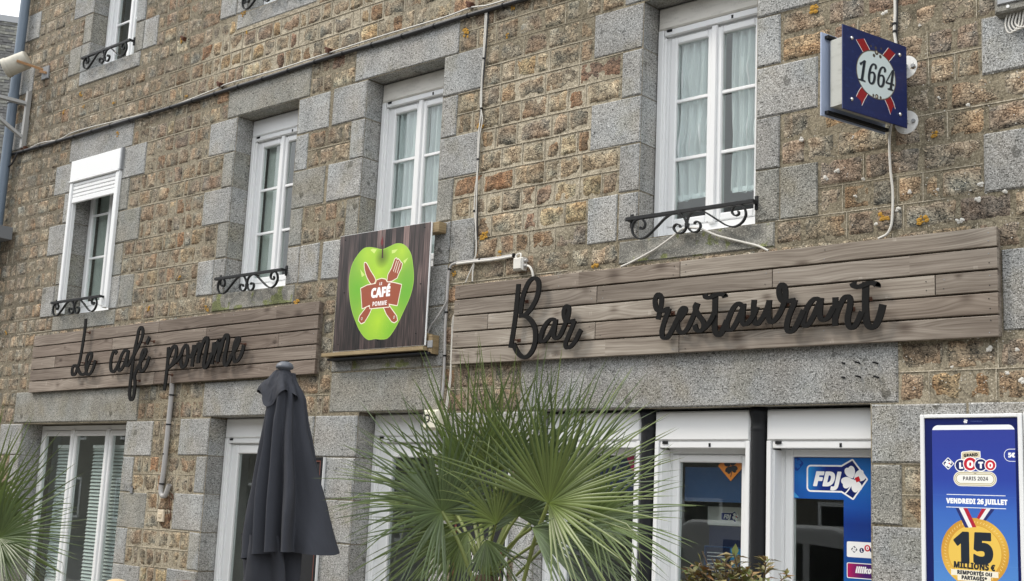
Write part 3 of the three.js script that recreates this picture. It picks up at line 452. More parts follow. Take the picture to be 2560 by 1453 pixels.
// ---------------------------------------------------------------- cables and boxes on the wall
{
  const P = (list, z = 0.02) => list.map(([u, v, q]) => wallZ(u, v, q ?? z));
  const pushClips = (parent, pts, step, r, mat) => { const c = new THREE.CatmullRomCurve3(pts, false, 'centripetal'), n = Math.max(1, Math.round(c.getLength() / step)); for (let i = 0; i <= n; i++) { const t = i / n, p = c.getPointAt(t), d = c.getTangentAt(t); const g = new THREE.CylinderGeometry(r, r, 0.014, 10); g.applyQuaternion(new THREE.Quaternion().setFromUnitVectors(V(0, 1, 0), d)); mesh('clip', g.translate(p.x, p.y, p.z), mat, parent); } };
  const main = thing('facade_cable', 'thick black cable clipped straight across the wall over the window lintels', 'cable');
  const mp = P([[22, 388], [120, 360], [300, 307], [480, 252], [660, 196], [840, 138], [1000, 92], [1150, 45], [1310, -2], [1500, -62], [1900, -190]], 0.034); mesh('sheath', tube(mp, 0.022, 120, 9), M.cableBlack, main); pushClips(main, mp, 0.42, 0.0255, M.dark);
  const w1 = thing('thin_wire', 'thin white wire sagging along the top of the thick black wall cable', 'cable'); mesh('wire', tube(P([[30, 386, 0.02], [60, 377], [100, 358], [150, 348], [180, 332], [300, 300], [420, 268], [540, 222], [562, 212], [700, 172], [820, 133], [960, 88], [1120, 40], [1180, 18], [1215, 14], [1300, -12]], 0.03), 0.0075, 110), M.cableWhite, w1);
  const w2 = thing('thin_wire', 'pair of white wires dropping down the wall right of the curtained middle window', 'cable');
  const a = [[1218, 22], [1213, 100], [1205, 200], [1203, 280], [1196, 340], [1194, 420], [1188, 480], [1186, 520], [1190, 580], [1189, 640], [1182, 655]], b = [[1214, 30], [1210, 100], [1207, 170], [1202, 230], [1201, 262], [1206, 300], [1199, 340], [1195, 400], [1192, 480], [1190, 540], [1189, 600]];
  mesh('wire', tube(P(a, 0.026), 0.0062, 90), M.cableWhite, w2); mesh('wire', tube(P(b, 0.03), 0.0055, 90), M.cableWhite, w2); pushClips(w2, P(a, 0.026), 0.46, 0.0135, M.dark);
  const w2b = thing('thin_wire', 'thin black wire dropping beside the white pair right of the middle window', 'cable'); mesh('wire', tube(P([[1222, 24], [1213, 150], [1202, 260], [1200, 300], [1195, 380], [1193, 480], [1193, 580], [1191, 630]], 0.018), 0.006, 80), M.cableBlack, w2b);
  const br = thing('branch_cable', 'white conduit bending along the wall from a square junction box and running down', 'cable');
  const bp = P([[1284, 638], [1230, 647], [1180, 652], [1140, 658], [1128, 664], [1123, 678], [1119, 720], [1117, 760], [1113, 830], [1112, 880], [1108, 970], [1104, 1000]], 0.026); mesh('sheath', tube(bp, 0.0125, 80), M.cableGrey, br); mesh('sheath', tube(P([[1282, 641], [1230, 650], [1180, 655], [1142, 660]], 0.034), 0.011, 30), M.cableWhite, br); pushClips(br, bp, 0.36, 0.0165, M.dark);
  const w3 = thing('thin_wire', 'two thin white wires slanting down behind the left end of the plank sign', 'cable'); mesh('wire', tube(P([[1186, 656], [1175, 680], [1164, 706]], 0.03), 0.006), M.cableWhite, w3); mesh('wire', tube(P([[1185, 660], [1182, 680], [1181, 704]], 0.026), 0.006), M.cableWhite, w3);
  const w4 = thing('thin_wire', 'grey wire drooping from the wall conduit to behind the apple sign', 'cable'); mesh('wire', tube(P([[1118, 752], [1108, 770], [1092, 795], [1075, 818], [1066, 845]], 0.05), 0.009), M.cableGrey, w4);
  const w5 = thing('thin_wire', 'thin pale wires hanging from the left end of the long plank sign', 'cable'); mesh('wire', tube(P([[1134, 790], [1131, 806], [1129, 850], [1127, 912], [1124, 950], [1117, 1003], [1112, 1040]], 0.03), 0.006, 60), M.cableWhite, w5); mesh('wire', tube(P([[1136, 784], [1132, 830], [1128, 920], [1127, 950], [1122, 990], [1116, 1030]], 0.036), 0.005, 60), M.cableWhite, w5);
  const jb = thing('junction_box', 'square white junction box on the wall above the long plank sign', 'electrical box'); const jc = wallZ(1300, 660, 0.04); jb.position.copy(jc).setZ(0.012);
  mesh('casing', box(-0.052, 0.048, -0.056, 0.05, 0, 0.055, 0.010), M.cableWhite, jb); mesh('cover', box(-0.044, 0.040, -0.046, 0.042, 0.055, 0.064, 0.006), M.pvcOld, jb); mesh('gland', merge([new THREE.CylinderGeometry(0.014, 0.014, 0.03, 10).rotateZ(Math.PI / 2).translate(0.062, -0.02, 0.03), new THREE.CylinderGeometry(0.014, 0.014, 0.03, 10).rotateZ(Math.PI / 2).translate(0.062, 0.022, 0.03)]), M.cableGrey, jb); mesh('lead', tube([V(-0.045, 0.085, 0.02), V(-0.05, 0.06, 0.025), V(-0.03, 0.052, 0.03)], 0.008), M.cableWhite, jb); mesh('lead', tube([V(-0.045, 0.082, 0.02), V(-0.01, 0.088, 0.02), V(0.004, 0.075, 0.025), V(0.004, 0.05, 0.03)], 0.008), M.cableWhite, jb);
  const w6 = thing('thin_wire', 'short white cable curving from the junction box into the plank sign', 'cable'); mesh('wire', tube(P([[1318, 664, 0.04], [1326, 669, 0.05], [1331, 680, 0.05], [1333, 694, 0.05]]), 0.010), M.cableWhite, w6);
  const w7 = thing('thin_wire', 'white cable slung through the window rail and tucked into the long plank sign', 'cable'); mesh('wire', tube(P([[1553, 667, 0.03], [1580, 655, 0.03], [1640, 622, 0.03], [1675, 597, 0.06], [1710, 572, 0.06], [1750, 572, 0.06], [1790, 588, 0.04], [1860, 606, 0.03], [1895, 615, 0.03], [1921, 627, 0.03]]), 0.0085, 70), M.cableWhite, w7);
  const w8 = thing('thin_wire', 'white cable coming down the wall into the top of the blue projecting sign', 'cable'); mesh('wire', tube(P([[2237, -30], [2238, 40], [2236, 78], [2240, 110], [2240, 160], [2236, 220]], 0.02), 0.010), M.cableWhite, w8); mesh('wire', tube(P([[2243, -30], [2243, 60], [2241, 120]], 0.014), 0.006), M.cableBlack, w8); pushClips(w8, P([[2236, 60], [2237, 79]], 0.02), 0.3, 0.015, M.dark);
  const w9 = thing('thin_wire', 'white cable hanging below the blue projecting sign, curving to the plank sign', 'cable'); mesh('wire', tube(P([[2236, 250], [2230, 300], [2224, 350], [2226, 420], [2232, 480], [2231, 540], [2228, 565], [2218, 585], [2196, 597]], 0.02), 0.0085, 60), M.cableWhite, w9);
  // grey box in the top right corner
  const tb = thing('terminal_box', 'weathered grey terminal box in the top right corner with looping white leads', 'electrical box'); const tc = wallZ(2500, 48, 0.02); tb.position.set(tc.x, tc.y, 0.012);
  mesh('casing', box(0, 0.26, 0, 0.4, 0, 0.1, 0.012), std({ color: lin(0.33, 0.33, 0.31), roughness: 0.7, map: mortMap, bumpMap: granBump, bumpScale: 0.001 }), tb); mesh('cover', box(0.02, 0.24, 0.05, 0.38, 0.1, 0.112, 0.006), M.zinc, tb); mesh('lock', new THREE.CylinderGeometry(0.01, 0.01, 0.008, 12).rotateX(Math.PI / 2).translate(0.085, 0.03, 0.104), M.pvc, tb);
  for (const k of [0, 1, 2, 3]) mesh('lead', tube([V(0.06 + k * 0.022, 0.005, 0.05), V(0.05 + k * 0.02, -0.07, 0.055), V(0.075 + k * 0.022, -0.125 + k * 0.008, 0.06), V(0.12 + k * 0.02, -0.10, 0.055), V(0.14 + k * 0.02, 0.0, 0.05)], 0.0055), M.cableWhite, tb);
  // grey drain pipe stub, door bell and hooks on the ground floor pier
  const cd = thing('grey_conduit', 'grey plastic conduit with black clips ending in a hook on the lower pier', 'pipe'); const cp = P([[432, 940], [428, 990], [421, 1060], [414, 1130], [407, 1190], [402, 1222], [404, 1238], [412, 1240], [418, 1226], [423, 1212]], 0.035); mesh('sheath', tube(cp, 0.026, 70, 10), M.cableGrey, cd); pushClips(cd, P([[429, 988], [421, 1060], [414, 1117], [409, 1166], [404, 1210]], 0.035), 0.36, 0.0295, M.dark);
  const hk = thing('wire_hook', 'rusty bent wire hanging below the grey conduit', 'wire'); mesh('wire', tube(P([[424, 1232], [430, 1236], [433, 1250], [427, 1236], [423, 1240], [426, 1285], [424, 1302], [419, 1285], [417, 1268]], 0.02), 0.0038, 60), M.rust, hk);
  const db = thing('door_bell', 'small beige door bell switch under the grey conduit', 'switch'); const dc = wallZ(402, 1290, 0.02); db.position.set(dc.x, dc.y, 0.010); mesh('plate', box(-0.055, 0.055, -0.06, 0.062, 0, 0.022, 0.005), std({ color: lin(0.62, 0.53, 0.40), roughness: 0.5 }), db); mesh('button', box(-0.026, 0.026, -0.02, 0.026, 0.022, 0.030, 0.005), std({ color: lin(0.60, 0.50, 0.36), roughness: 0.4 }), db);
  const th = thing('wall_hook', 'small galvanised hook plate on granite beside the three pane window', 'hook'); const tcc = wallZ(327, 1222, 0.02); th.position.set(tcc.x, tcc.y, 0.010); mesh('plate', box(-0.022, 0.022, -0.05, 0.03, 0, 0.01, 0.003), M.zinc, th); mesh('hook', tube([V(0.01, 0.02, 0.012), V(0.02, 0.05, 0.03), V(0.024, 0.07, 0.02)], 0.006), M.zinc, th);
  for (const [u, v, L, lab] of [[465, 98, 0.07, 'rusty iron stub in the wall below the top windows'], [557, 213, 0.08, 'rusty iron stub just above the black cable, left of centre'], [829, 128, 0.08, 'rusty iron hook holding the thin wire above the black cable'], [1182, 14, 0.07, 'rusty iron hook where the white wires turn down']]) { const p = wallZ(u, v, 0.0), s = thing('iron_stub', lab, 'iron fitting', [p.x, p.y, 0], 'iron stubs in the wall'); mesh('stub', box(-0.028, 0.02, -0.028, 0.02, -0.02, L * 0.7, 0.003).rotateZ(-0.4), M.rust, s); mesh('tip', box(-0.05, 0.012, -0.012, 0.012, L * 0.7 - 0.02, L * 0.7 + 0.004, 0.003).rotateZ(-0.6), M.rust, s); }
  const bolts = [[2150, 909], [2152, 944], [2195, 910], [2197, 945], [2113, 910], [2113, 946]]; bolts.forEach(([u, v], i) => { const p = wallZ(u, v, 0.01), s = thing('bolt', ['upper bent bolt, middle of the three pairs in the shopfront lintel', 'lower bent bolt, middle of the three pairs in the shopfront lintel', 'upper bent bolt of the right pair in the shopfront lintel', 'lower bent bolt of the right pair in the shopfront lintel', 'upper short bolt of the left pair in the shopfront lintel', 'lower short bolt of the left pair in the shopfront lintel'][i], 'bolt', [p.x, p.y, 0.012], 'bolts in the shopfront lintel'); mesh('shank', tube([V(0, 0, -0.02), V(-0.004, 0.004, i > 3 ? 0.004 : 0.02), V(-0.02, 0.008, i > 3 ? 0.006 : 0.032)], 0.006), M.dark, s); });
}
// ---------------------------------------------------------------- printed things
const bilin = (q, a, b) => [0, 1].map(i => lerp(lerp(q[0][i], q[1][i], a), lerp(q[3][i], q[2][i], a), b)); // q: TL TR BR BL
function planeGeo(w, h, d = 0.004) { // thin sheet, print on the front: uv 0..1
  const g = new THREE.PlaneGeometry(w, h); g.translate(0, 0, d); return g;
}
const poly = (c, pts, close = true) => { c.beginPath(); pts.forEach((p, i) => i ? c.lineTo(...p) : c.moveTo(...p)); if (close) c.closePath(); };
const curveP = (c, pts) => { const cr = new THREE.CatmullRomCurve3(pts.map(p => V(p[0], p[1], 0)), true, 'centripetal').getPoints(pts.length * 8); poly(c, cr.map(p => [p.x, p.y])); };
const rrect = (c, x, y, w, h, r) => { c.beginPath(); c.roundRect(x, y, w, h, r); };
function clover(c, x, y, r, col, rot = 0.5, red) { // four leaves and a stalk
  c.save(); c.translate(x, y); c.rotate(rot); c.fillStyle = col;
  for (let k = 0; k < 4; k++) { c.save(); c.rotate(k * Math.PI / 2 + Math.PI / 4); c.beginPath(); c.moveTo(0, -r * 0.06); c.bezierCurveTo(-r * 0.55, -r * 0.35, -r * 0.42, -r * 0.98, -r * 0.08, -r * 0.86); c.quadraticCurveTo(0, -r * 0.8, r * 0.08, -r * 0.86); c.bezierCurveTo(r * 0.42, -r * 0.98, r * 0.55, -r * 0.35, 0, -r * 0.06); c.fill(); c.restore(); }
  if (red) { c.fillStyle = red; c.save(); c.rotate(Math.PI / 4); c.fillRect(-r * 0.02, -r * 0.44, r * 0.32, r * 0.32); c.restore(); c.fillStyle = col; }
  c.lineWidth = r * 0.09; c.strokeStyle = col; c.beginPath(); c.moveTo(0, 0); c.quadraticCurveTo(r * 0.05, r * 0.7, -r * 0.25, r * 1.15); c.stroke(); c.restore();
}
const text = (c, s, x, y, font, col, rot = 0, sx = 1) => { c.save(); c.translate(x, y); c.rotate(rot); c.scale(sx, 1); c.font = font; c.fillStyle = col; c.textAlign = 'center'; c.textBaseline = 'middle'; c.fillText(s, 0, 0); if (font.includes('900')) { c.lineWidth = 0.055 * parseFloat(font.match(/([\d.]+)px/)[1]); c.strokeStyle = col; c.lineJoin = 'round'; c.strokeText(s, 0, 0); } c.restore(); };
{ // the apple board on its wooden shelf before the middle window
  const zb = 0.12, tl = wallZ(853, 589.7, zb), tr = wallZ(1081.8, 555, zb), br = wallZ(1060.7, 865.5, zb), bl = wallZ(829.3, 878.6, zb);
  const x0 = (tl.x + bl.x) / 2, x1 = (tr.x + br.x) / 2, y1 = (tl.y + tr.y) / 2, y0 = (bl.y + br.y) / 2, w = x1 - x0, h = y1 - y0, CW = 1100, CH = Math.round(1100 * h / w);
  const A = (x, y) => { const p = wallZ(800 + x / 3.825, 540 + y / 3.825, zb); return [(p.x - x0) / w * CW, (y1 - p.y) / h * CH]; };
  const print = canvasTex(CW, CH, (c) => {
    const im = c.createImageData(CW, CH), nb = 17, edge = Array.from({ length: nb + 1 }, (_, i) => (i + (i && i < nb ? 0.5 * (hash(i, 3, 8) - 0.5) : 0)) / nb);
    for (let j = 0; j < CH; j++) for (let i = 0; i < CW; i++) {
      const u = i / CW, v = j / CH; let k = 0; while (k < nb - 1 && u > edge[k + 1]) k++; const e = Math.min(u - edge[k], edge[k + 1] - u) * CW, t = hash(k, 9, 4), g = noise(u * 260 + 3 * noise(u * 20, v * 3, 1e6, 3), v * 9 + k * 7, 1e6, 5), g2 = fbm(u * 90, v * 5 + k * 13, 1e6, 3, 6), dim = 1; // printed photo of dark barn boards
      const pale = sst(0.52, 0.75, noise(k * 3.1, v * 2.2 + k * 5, 1e6, 77)) * sst(0.75, 0.35, v) ; let L = 0.82 * (0.13 + 0.17 * t + 0.20 * (g - 0.5) + 0.26 * (g2 - 0.5) + 0.30 * pale) * (e < 2.5 ? 0.2 : 1);
      const q = (j * CW + i) * 4; im.data[q] = clamp(255 * L * 1.06, 8, 255); im.data[q + 1] = clamp(255 * L * 0.88, 10, 255); im.data[q + 2] = clamp(255 * L * 0.84, 11, 255); im.data[q + 3] = 255;
    }
    c.putImageData(im, 0, 0);
    const out = [[470, 298], [530, 305], [600, 318], [660, 295], [740, 262], [810, 275], [870, 350], [895, 480], [900, 620], [870, 760], [800, 920], [720, 1080], [650, 1170], [590, 1182], [530, 1178], [460, 1185], [400, 1130], [340, 1010], [295, 860], [278, 700], [280, 590], [310, 460], [370, 360], [420, 310]].map(p => A(...p));
    curveP(c, out); c.save(); c.clip(); c.fillStyle = '#7fb33a'; c.fillRect(0, 0, CW, CH);
    const blob = (x, y, r, col, o) => { const [a, b] = A(x, y), g = c.createRadialGradient(a, b, 0, a, b, r); g.addColorStop(0, col + o + ')'); g.addColorStop(1, col + '0)'); c.fillStyle = g; c.fillRect(0, 0, CW, CH); };
    blob(560, 540, 330, 'rgba(178,216,52,', 0.95); blob(560, 1010, 330, 'rgba(178,216,52,', 0.95); blob(460, 350, 190, 'rgba(176,214,56,', 0.9); blob(790, 330, 180, 'rgba(184,218,60,', 0.9); blob(360, 700, 170, 'rgba(106,178,44,', 0.9); blob(840, 720, 190, 'rgba(104,176,48,', 0.85); blob(680, 1100, 170, 'rgba(112,182,44,', 0.6); blob(600, 395, 95, 'rgba(84,104,20,', 0.9);
    c.fillStyle = 'rgba(226,240,150,0.75)'; for (const q of [[[482, 322], [505, 310], [545, 318], [520, 358]], [[690, 325], [748, 315], [720, 350], [690, 358]], [[385, 510], [430, 565], [400, 585]], [[800, 430], [850, 395], [815, 455]]]) { poly(c, q.map(p => A(...p))); c.fill(); }
    c.restore(); c.lineWidth = 5; c.strokeStyle = '#a4d052'; curveP(c, out); c.stroke();
    poly(c, [[583, 260], [600, 190], [610, 240], [606, 400], [592, 402], [596, 300]].map(p => A(...p))); c.fillStyle = '#3d1414'; c.fill(); poly(c, [[583, 250], [600, 188], [609, 260], [594, 290]].map(p => A(...p))); c.fillStyle = '#6f1d22'; c.fill();
    const brown = '#9c4f34', edgeW = (fn) => { c.lineJoin = 'round'; fn(); c.lineWidth = 15; c.strokeStyle = '#f4ead8'; c.stroke(); fn(); c.fillStyle = brown; c.fill(); };
    edgeW(() => curveP(c, [[428, 448], [440, 450], [480, 520], [530, 620], [500, 650], [460, 600], [432, 520]].map(p => A(...p))));
    edgeW(() => poly(c, [[610, 870], [655, 850], [735, 960], [742, 1000], [715, 1020], [690, 1010], [640, 940]].map(p => A(...p))));
    edgeW(() => poly(c, [[500, 870], [450, 870], [380, 960], [370, 1000], [395, 1030], [425, 1015], [470, 940]].map(p => A(...p))));
    edgeW(() => poly(c, [[645, 630], [655, 560], [690, 500], [722, 410], [735, 402], [740, 420], [752, 412], [765, 425], [775, 440], [790, 455], [780, 500], [760, 540], [740, 590], [690, 620], [665, 625]].map(p => A(...p))));
    c.lineWidth = 7; c.strokeStyle = '#f4ead8'; for (const [a, b] of [[[738, 425], [705, 530]], [[755, 430], [722, 540]], [[772, 445], [742, 548]]]) { poly(c, [A(...a), A(...b)], false); c.stroke(); }
    c.fillStyle = '#f4ead8'; for (const p of [[400, 985], [712, 970]]) { const [a, b] = A(...p); c.beginPath(); c.ellipse(a, b, 9, 13, 0.2, 0, 7); c.fill(); c.fillStyle = '#2f1a12'; c.beginPath(); c.ellipse(a, b, 5, 8, 0.2, 0, 7); c.fill(); c.fillStyle = '#f4ead8'; }
    edgeW(() => poly(c, [[392, 695], [450, 665], [535, 648], [545, 615], [590, 600], [630, 608], [642, 632], [710, 640], [782, 658], [742, 855], [660, 840], [663, 868], [480, 885], [478, 852], [405, 885]].map(p => A(...p))));
    const [c1x, c1y] = A(582, 730), [l1, l2] = A(583, 648), [p1, p2] = A(572, 838);
    text(c, 'LE', l1, l2, 'bold 34px sans-serif', '#fff', 0); text(c, 'CAFÉ', c1x, c1y, '900 104px sans-serif', '#fff', 0.0, 0.94); text(c, 'POMME', p1, p2, 'bold 52px sans-serif', '#fff', 0, 0.92);
    for (let k = 0; k < 60; k++) { const [a, b] = A(480 + 180 * hash(k, 1, 6), 1030 + 120 * hash(k, 2, 6)); c.strokeStyle = `rgba(222,240,150,${0.1 + 0.4 * hash(k, 3, 6)})`; c.lineWidth = 2; c.beginPath(); c.moveTo(a, b); c.lineTo(a + 14 * (hash(k, 4, 6) - 0.5), b + 10 * (hash(k, 5, 6) - 0.5)); c.stroke(); }
  });
  const s = thing('apple_sign', 'square board printed with a green apple, knife and fork on dark planks', 'sign', [(x0 + x1) / 2, y0, zb]);
  mesh('panel', box(-w / 2, w / 2, 0, h, -0.012, -0.0005, 0.001), M.pvc, s);
  mesh('print', planeGeo(w - 0.012, h - 0.006, 0.0008).translate(-0.003, h / 2, 0), std({ map: print, roughness: 0.33 }), s);
  for (const [a, b] of [[-0.44, 0.96], [0.43, 0.96], [-0.44, 0.06], [0.40, 0.10], [0.42, 0.5], [-0.41, 0.5], [0.0, 0.07]]) mesh('screw', new THREE.CylinderGeometry(0.005, 0.006, 0.004, 8).rotateX(Math.PI / 2).translate(a * w, b * h, 0.003), M.dark, s);
  const fr = thing('sign_support', 'bare pine battens and shelf board carrying the apple sign', 'wooden frame', [(x0 + x1) / 2, y0, 0]);
  mesh('batten', shiftUV(box(-w / 2 + 0.03, w / 2 + 0.075, h - 0.095, h - 0.005, 0.018, 0.106, 0.004), 0, 0, 0.5, 1), M.pine, fr);
  mesh('batten', shiftUV(box(w / 2 + 0.012, w / 2 + 0.062, -0.07, 0.09, 0.018, 0.1, 0.004), 0, 0.3, 0.5, 1), M.pine, fr);
  mesh('batten', shiftUV(box(-w / 2 + 0.03, w / 2 - 0.02, 0.02, 0.11, 0.018, 0.106, 0.004), 0, 0.2, 0.5, 1), M.pine, fr);
  mesh('shelf_board', shiftUV(box(-w / 2 - 0.12, w / 2 + 0.01, -0.044, -0.010, 0.016, 0.15, 0.004), 0, 0.1, 0.5, 1.2), M.pine, fr);
  mesh('shelf_cover', box(-w / 2 - 0.07, w / 2 + 0.05, -0.076, -0.056, 0.014, 0.12, 0.003), M.dark, fr);
  mesh('bracket', box(w / 2 + 0.015, w / 2 + 0.075, -0.02, 0.04, 0.104, 0.110, 0.002), M.zinc, fr);
}
{ // blue double sided sign standing out from the wall
  const W_ = 0.60, H_ = 0.548, s = thing('projecting_sign', 'blue square double sided sign with red ribbons standing out from the wall', 'sign', [-3.236, 4.104, 0.075]);
  s.rotation.y = Math.PI / 2 - 0.262; // local x runs back towards the wall
  s.position.set(-3.236, 4.104, 0.08);
  const q = [[415, 120], [1160, 410], [1165, 1362], [410, 1115]], inv = (x, y) => { let a = 0.5, b = 0.5; for (let k = 0; k < 12; k++) { const p = bilin(q, a, b), dx = bilin(q, a + 1e-3, b), dy = bilin(q, a, b + 1e-3), J = [(dx[0] - p[0]) * 1e3, (dy[0] - p[0]) * 1e3, (dx[1] - p[1]) * 1e3, (dy[1] - p[1]) * 1e3], det = J[0] * J[3] - J[1] * J[2], ex = x - p[0], ey = y - p[1]; a += (J[3] * ex - J[1] * ey) / det; b += (J[0] * ey - J[2] * ex) / det; } return [a, b]; };
  const CW = 900, CH = 822, A = (x, y) => { const [a, b] = inv(x, y); return [a * CW, b * CH]; };
  const print = canvasTex(CW, CH, c => {
    c.fillStyle = '#122254'; c.fillRect(0, 0, CW, CH); for (let k = 0; k < 500; k++) { c.fillStyle = `rgba(${hash(k, 5, 1) > 0.5 ? '120,140,200' : '8,14,44'},${0.10 * hash(k, 1, 1)})`; c.beginPath(); c.ellipse(CW * hash(k, 2, 1), CH * hash(k, 3, 1), 3 + 30 * hash(k, 4, 1), 2 + 14 * hash(k, 6, 1), 0, 0, 7); c.fill(); }
    const band = (pts) => { poly(c, pts.map(p => A(...p))); c.fillStyle = '#8e161e'; c.fill(); };
    band([[562, 305], [655, 295], [735, 465], [655, 480]]); band([[940, 410], [1026, 488], [942, 585], [862, 510]]); band([[625, 860], [700, 945], [625, 1088], [612, 1030], [560, 980]]); band([[888, 1010], [960, 975], [1022, 1138], [995, 1110], [962, 1200]]);
    c.lineWidth = 7; c.strokeStyle = '#e8e4dc'; for (const L of [[[562, 305], [655, 480]], [[655, 297], [738, 465]], [[940, 412], [862, 508]], [[1024, 488], [942, 583]], [[625, 862], [585, 920], [560, 978]], [[700, 945], [655, 1020], [625, 1087]], [[888, 1010], [930, 1100], [962, 1200]], [[960, 978], [1000, 1060], [1022, 1138]]]) { poly(c, L.map(p => A(...p)), false); c.stroke(); }
    const ov = Array.from({ length: 40 }, (_, k) => { const t = k / 40 * 6.2832, [a, b] = A(795, 732); return [a + 272 * Math.cos(t), b + 236 * Math.sin(t) * (1 + 0.02 * Math.cos(2 * t))]; });
    c.lineWidth = 20; c.strokeStyle = '#4c4640'; poly(c, ov); c.stroke(); c.fillStyle = '#c9d6d6'; c.fill(); c.lineWidth = 5; c.strokeStyle = '#8c877c'; c.stroke();
    c.fillStyle = '#4c463e'; for (const [x, y, r] of [[800, 465, 26], [770, 500, 18], [845, 515, 18], [790, 410, 16], [735, 385, 12], [855, 420, 12], [800, 985, 24], [760, 970, 15], [845, 1000, 15]]) { const [a, b] = A(x, y); c.beginPath(); c.arc(a, b, r, 0, 7); c.fill(); } c.fillStyle = '#b9b4a4'; for (const [x, y, r] of [[800, 460, 11], [798, 985, 12]]) { const [a, b] = A(x, y); c.beginPath(); c.arc(a, b, r, 0, 7); c.fill(); }
    const [tx, ty] = A(795, 735); for (const [dx, dy, col] of [[6, 5, '#8b938f'], [0, 0, '#17222e']]) text(c, '1664', tx + dx - 14, ty + dy, 'italic bold 300px serif', col, 0.0, 0.78);
  });
  const blue = std({ color: lin(0.008, 0.017, 0.09), roughness: 0.28 }), steel = std({ color: lin(0.75, 0.75, 0.74), roughness: 0.25, metalness: 0.9 }), inside = std({ color: lin(0.40, 0.47, 0.62), roughness: 0.5 });
  for (const zf of [0, -0.175]) { // the two faces
    mesh('face_panel', box(-W_, 0, 0, H_, zf - 0.008, zf, 0.001), zf ? inside : blue, s);
    if (!zf) mesh('print', planeGeo(W_ - 0.004, H_ - 0.004, 0.0012).translate(-W_ / 2, H_ / 2, 0), std({ map: print, roughness: 0.28 }), s);
    else mesh('print', planeGeo(W_ - 0.004, H_ - 0.004, 0.0012).rotateY(Math.PI).translate(-W_ / 2, H_ / 2, zf - 0.009), std({ map: print, roughness: 0.28 }), s);
  }
  mesh('light_box', box(-W_ + 0.05, -0.04, 0.055, H_ - 0.055, -0.145, -0.0085, 0.004), std({ color: lin(0.52, 0.54, 0.52), roughness: 0.6, map: M.pvcOld.map, bumpMap: granBump, bumpScale: 0.001 }), s);
  for (const ry of [0.012, H_ - 0.04]) mesh('rear_rail', box(-W_ + 0.03, 0, ry, ry + 0.02, -0.174, -0.146, 0), M.dark, s);
  for (const [a, b] of [[-W_ + 0.075, H_ - 0.075], [-0.075, H_ - 0.075], [-W_ + 0.075, 0.075], [-0.075, 0.075]]) mesh('cap_bolt', new THREE.SphereGeometry(0.013, 12, 8).scale(1, 1, 0.7).translate(a, b, 0.006), steel, s);
  for (const y of [H_ - 0.13, 0.045]) { const p = mesh('wall_plate', merge([new THREE.CylinderGeometry(0.078, 0.078, 0.008, 28).rotateX(Math.PI / 2)]), std({ color: lin(0.72, 0.72, 0.70), roughness: 0.5 }), s); p.rotation.y = -s.rotation.y; p.position.set(0.062, y + 0.02, -0.055 + (0)); mesh('plate_bolt', new THREE.CylinderGeometry(0.012, 0.014, 0.016, 10).rotateX(Math.PI / 2).translate(0.05, 0.0, 0.01), M.zinc, p); const arm = mesh('arm', bar(V(0.062, y + 0.02, -0.055), V(-0.06, y + 0.02, -0.07), 0.03), M.zinc, s); }
}
// film and posters in the shop windows
const fdj = (c, x, y, w, h, glow = true) => { // the FDJ plate: rounded bar with a diamond at its right
  const d = h * 0.80; c.lineJoin = 'round';
  const shape = () => { c.beginPath(); const r = h * 0.14; c.moveTo(x + r, y); c.lineTo(x + w - d * 0.62, y); c.lineTo(x + w - 6, y - h * 0.26); c.lineTo(x + w + d * 0.74, y + h * 0.5); c.lineTo(x + w, y + h * 1.28); c.lineTo(x + w - d * 0.62, y + h); c.lineTo(x + r, y + h); c.quadraticCurveTo(x, y + h, x, y + h - r); c.lineTo(x, y + r); c.quadraticCurveTo(x, y, x + r, y); c.closePath(); };
  shape(); c.lineWidth = h * 0.14; c.strokeStyle = '#fff'; c.stroke(); const g = c.createLinearGradient(x, y, x + w * 1.2, y + h * 0.6); g.addColorStop(0, glow ? '#2aa0e8' : '#1b3f9a'); g.addColorStop(0.35, '#10297e'); g.addColorStop(1, '#0b1c60'); c.fillStyle = g; c.fill();
  text(c, 'FDJ', x + w * 0.40, y + h * 0.52, `italic 900 ${h * 0.78}px sans-serif`, '#fff', 0, 1.0); clover(c, x + w + d * 0.02, y + h * 0.5, h * 0.62, '#fff', 0.35, '#d2202c');
};
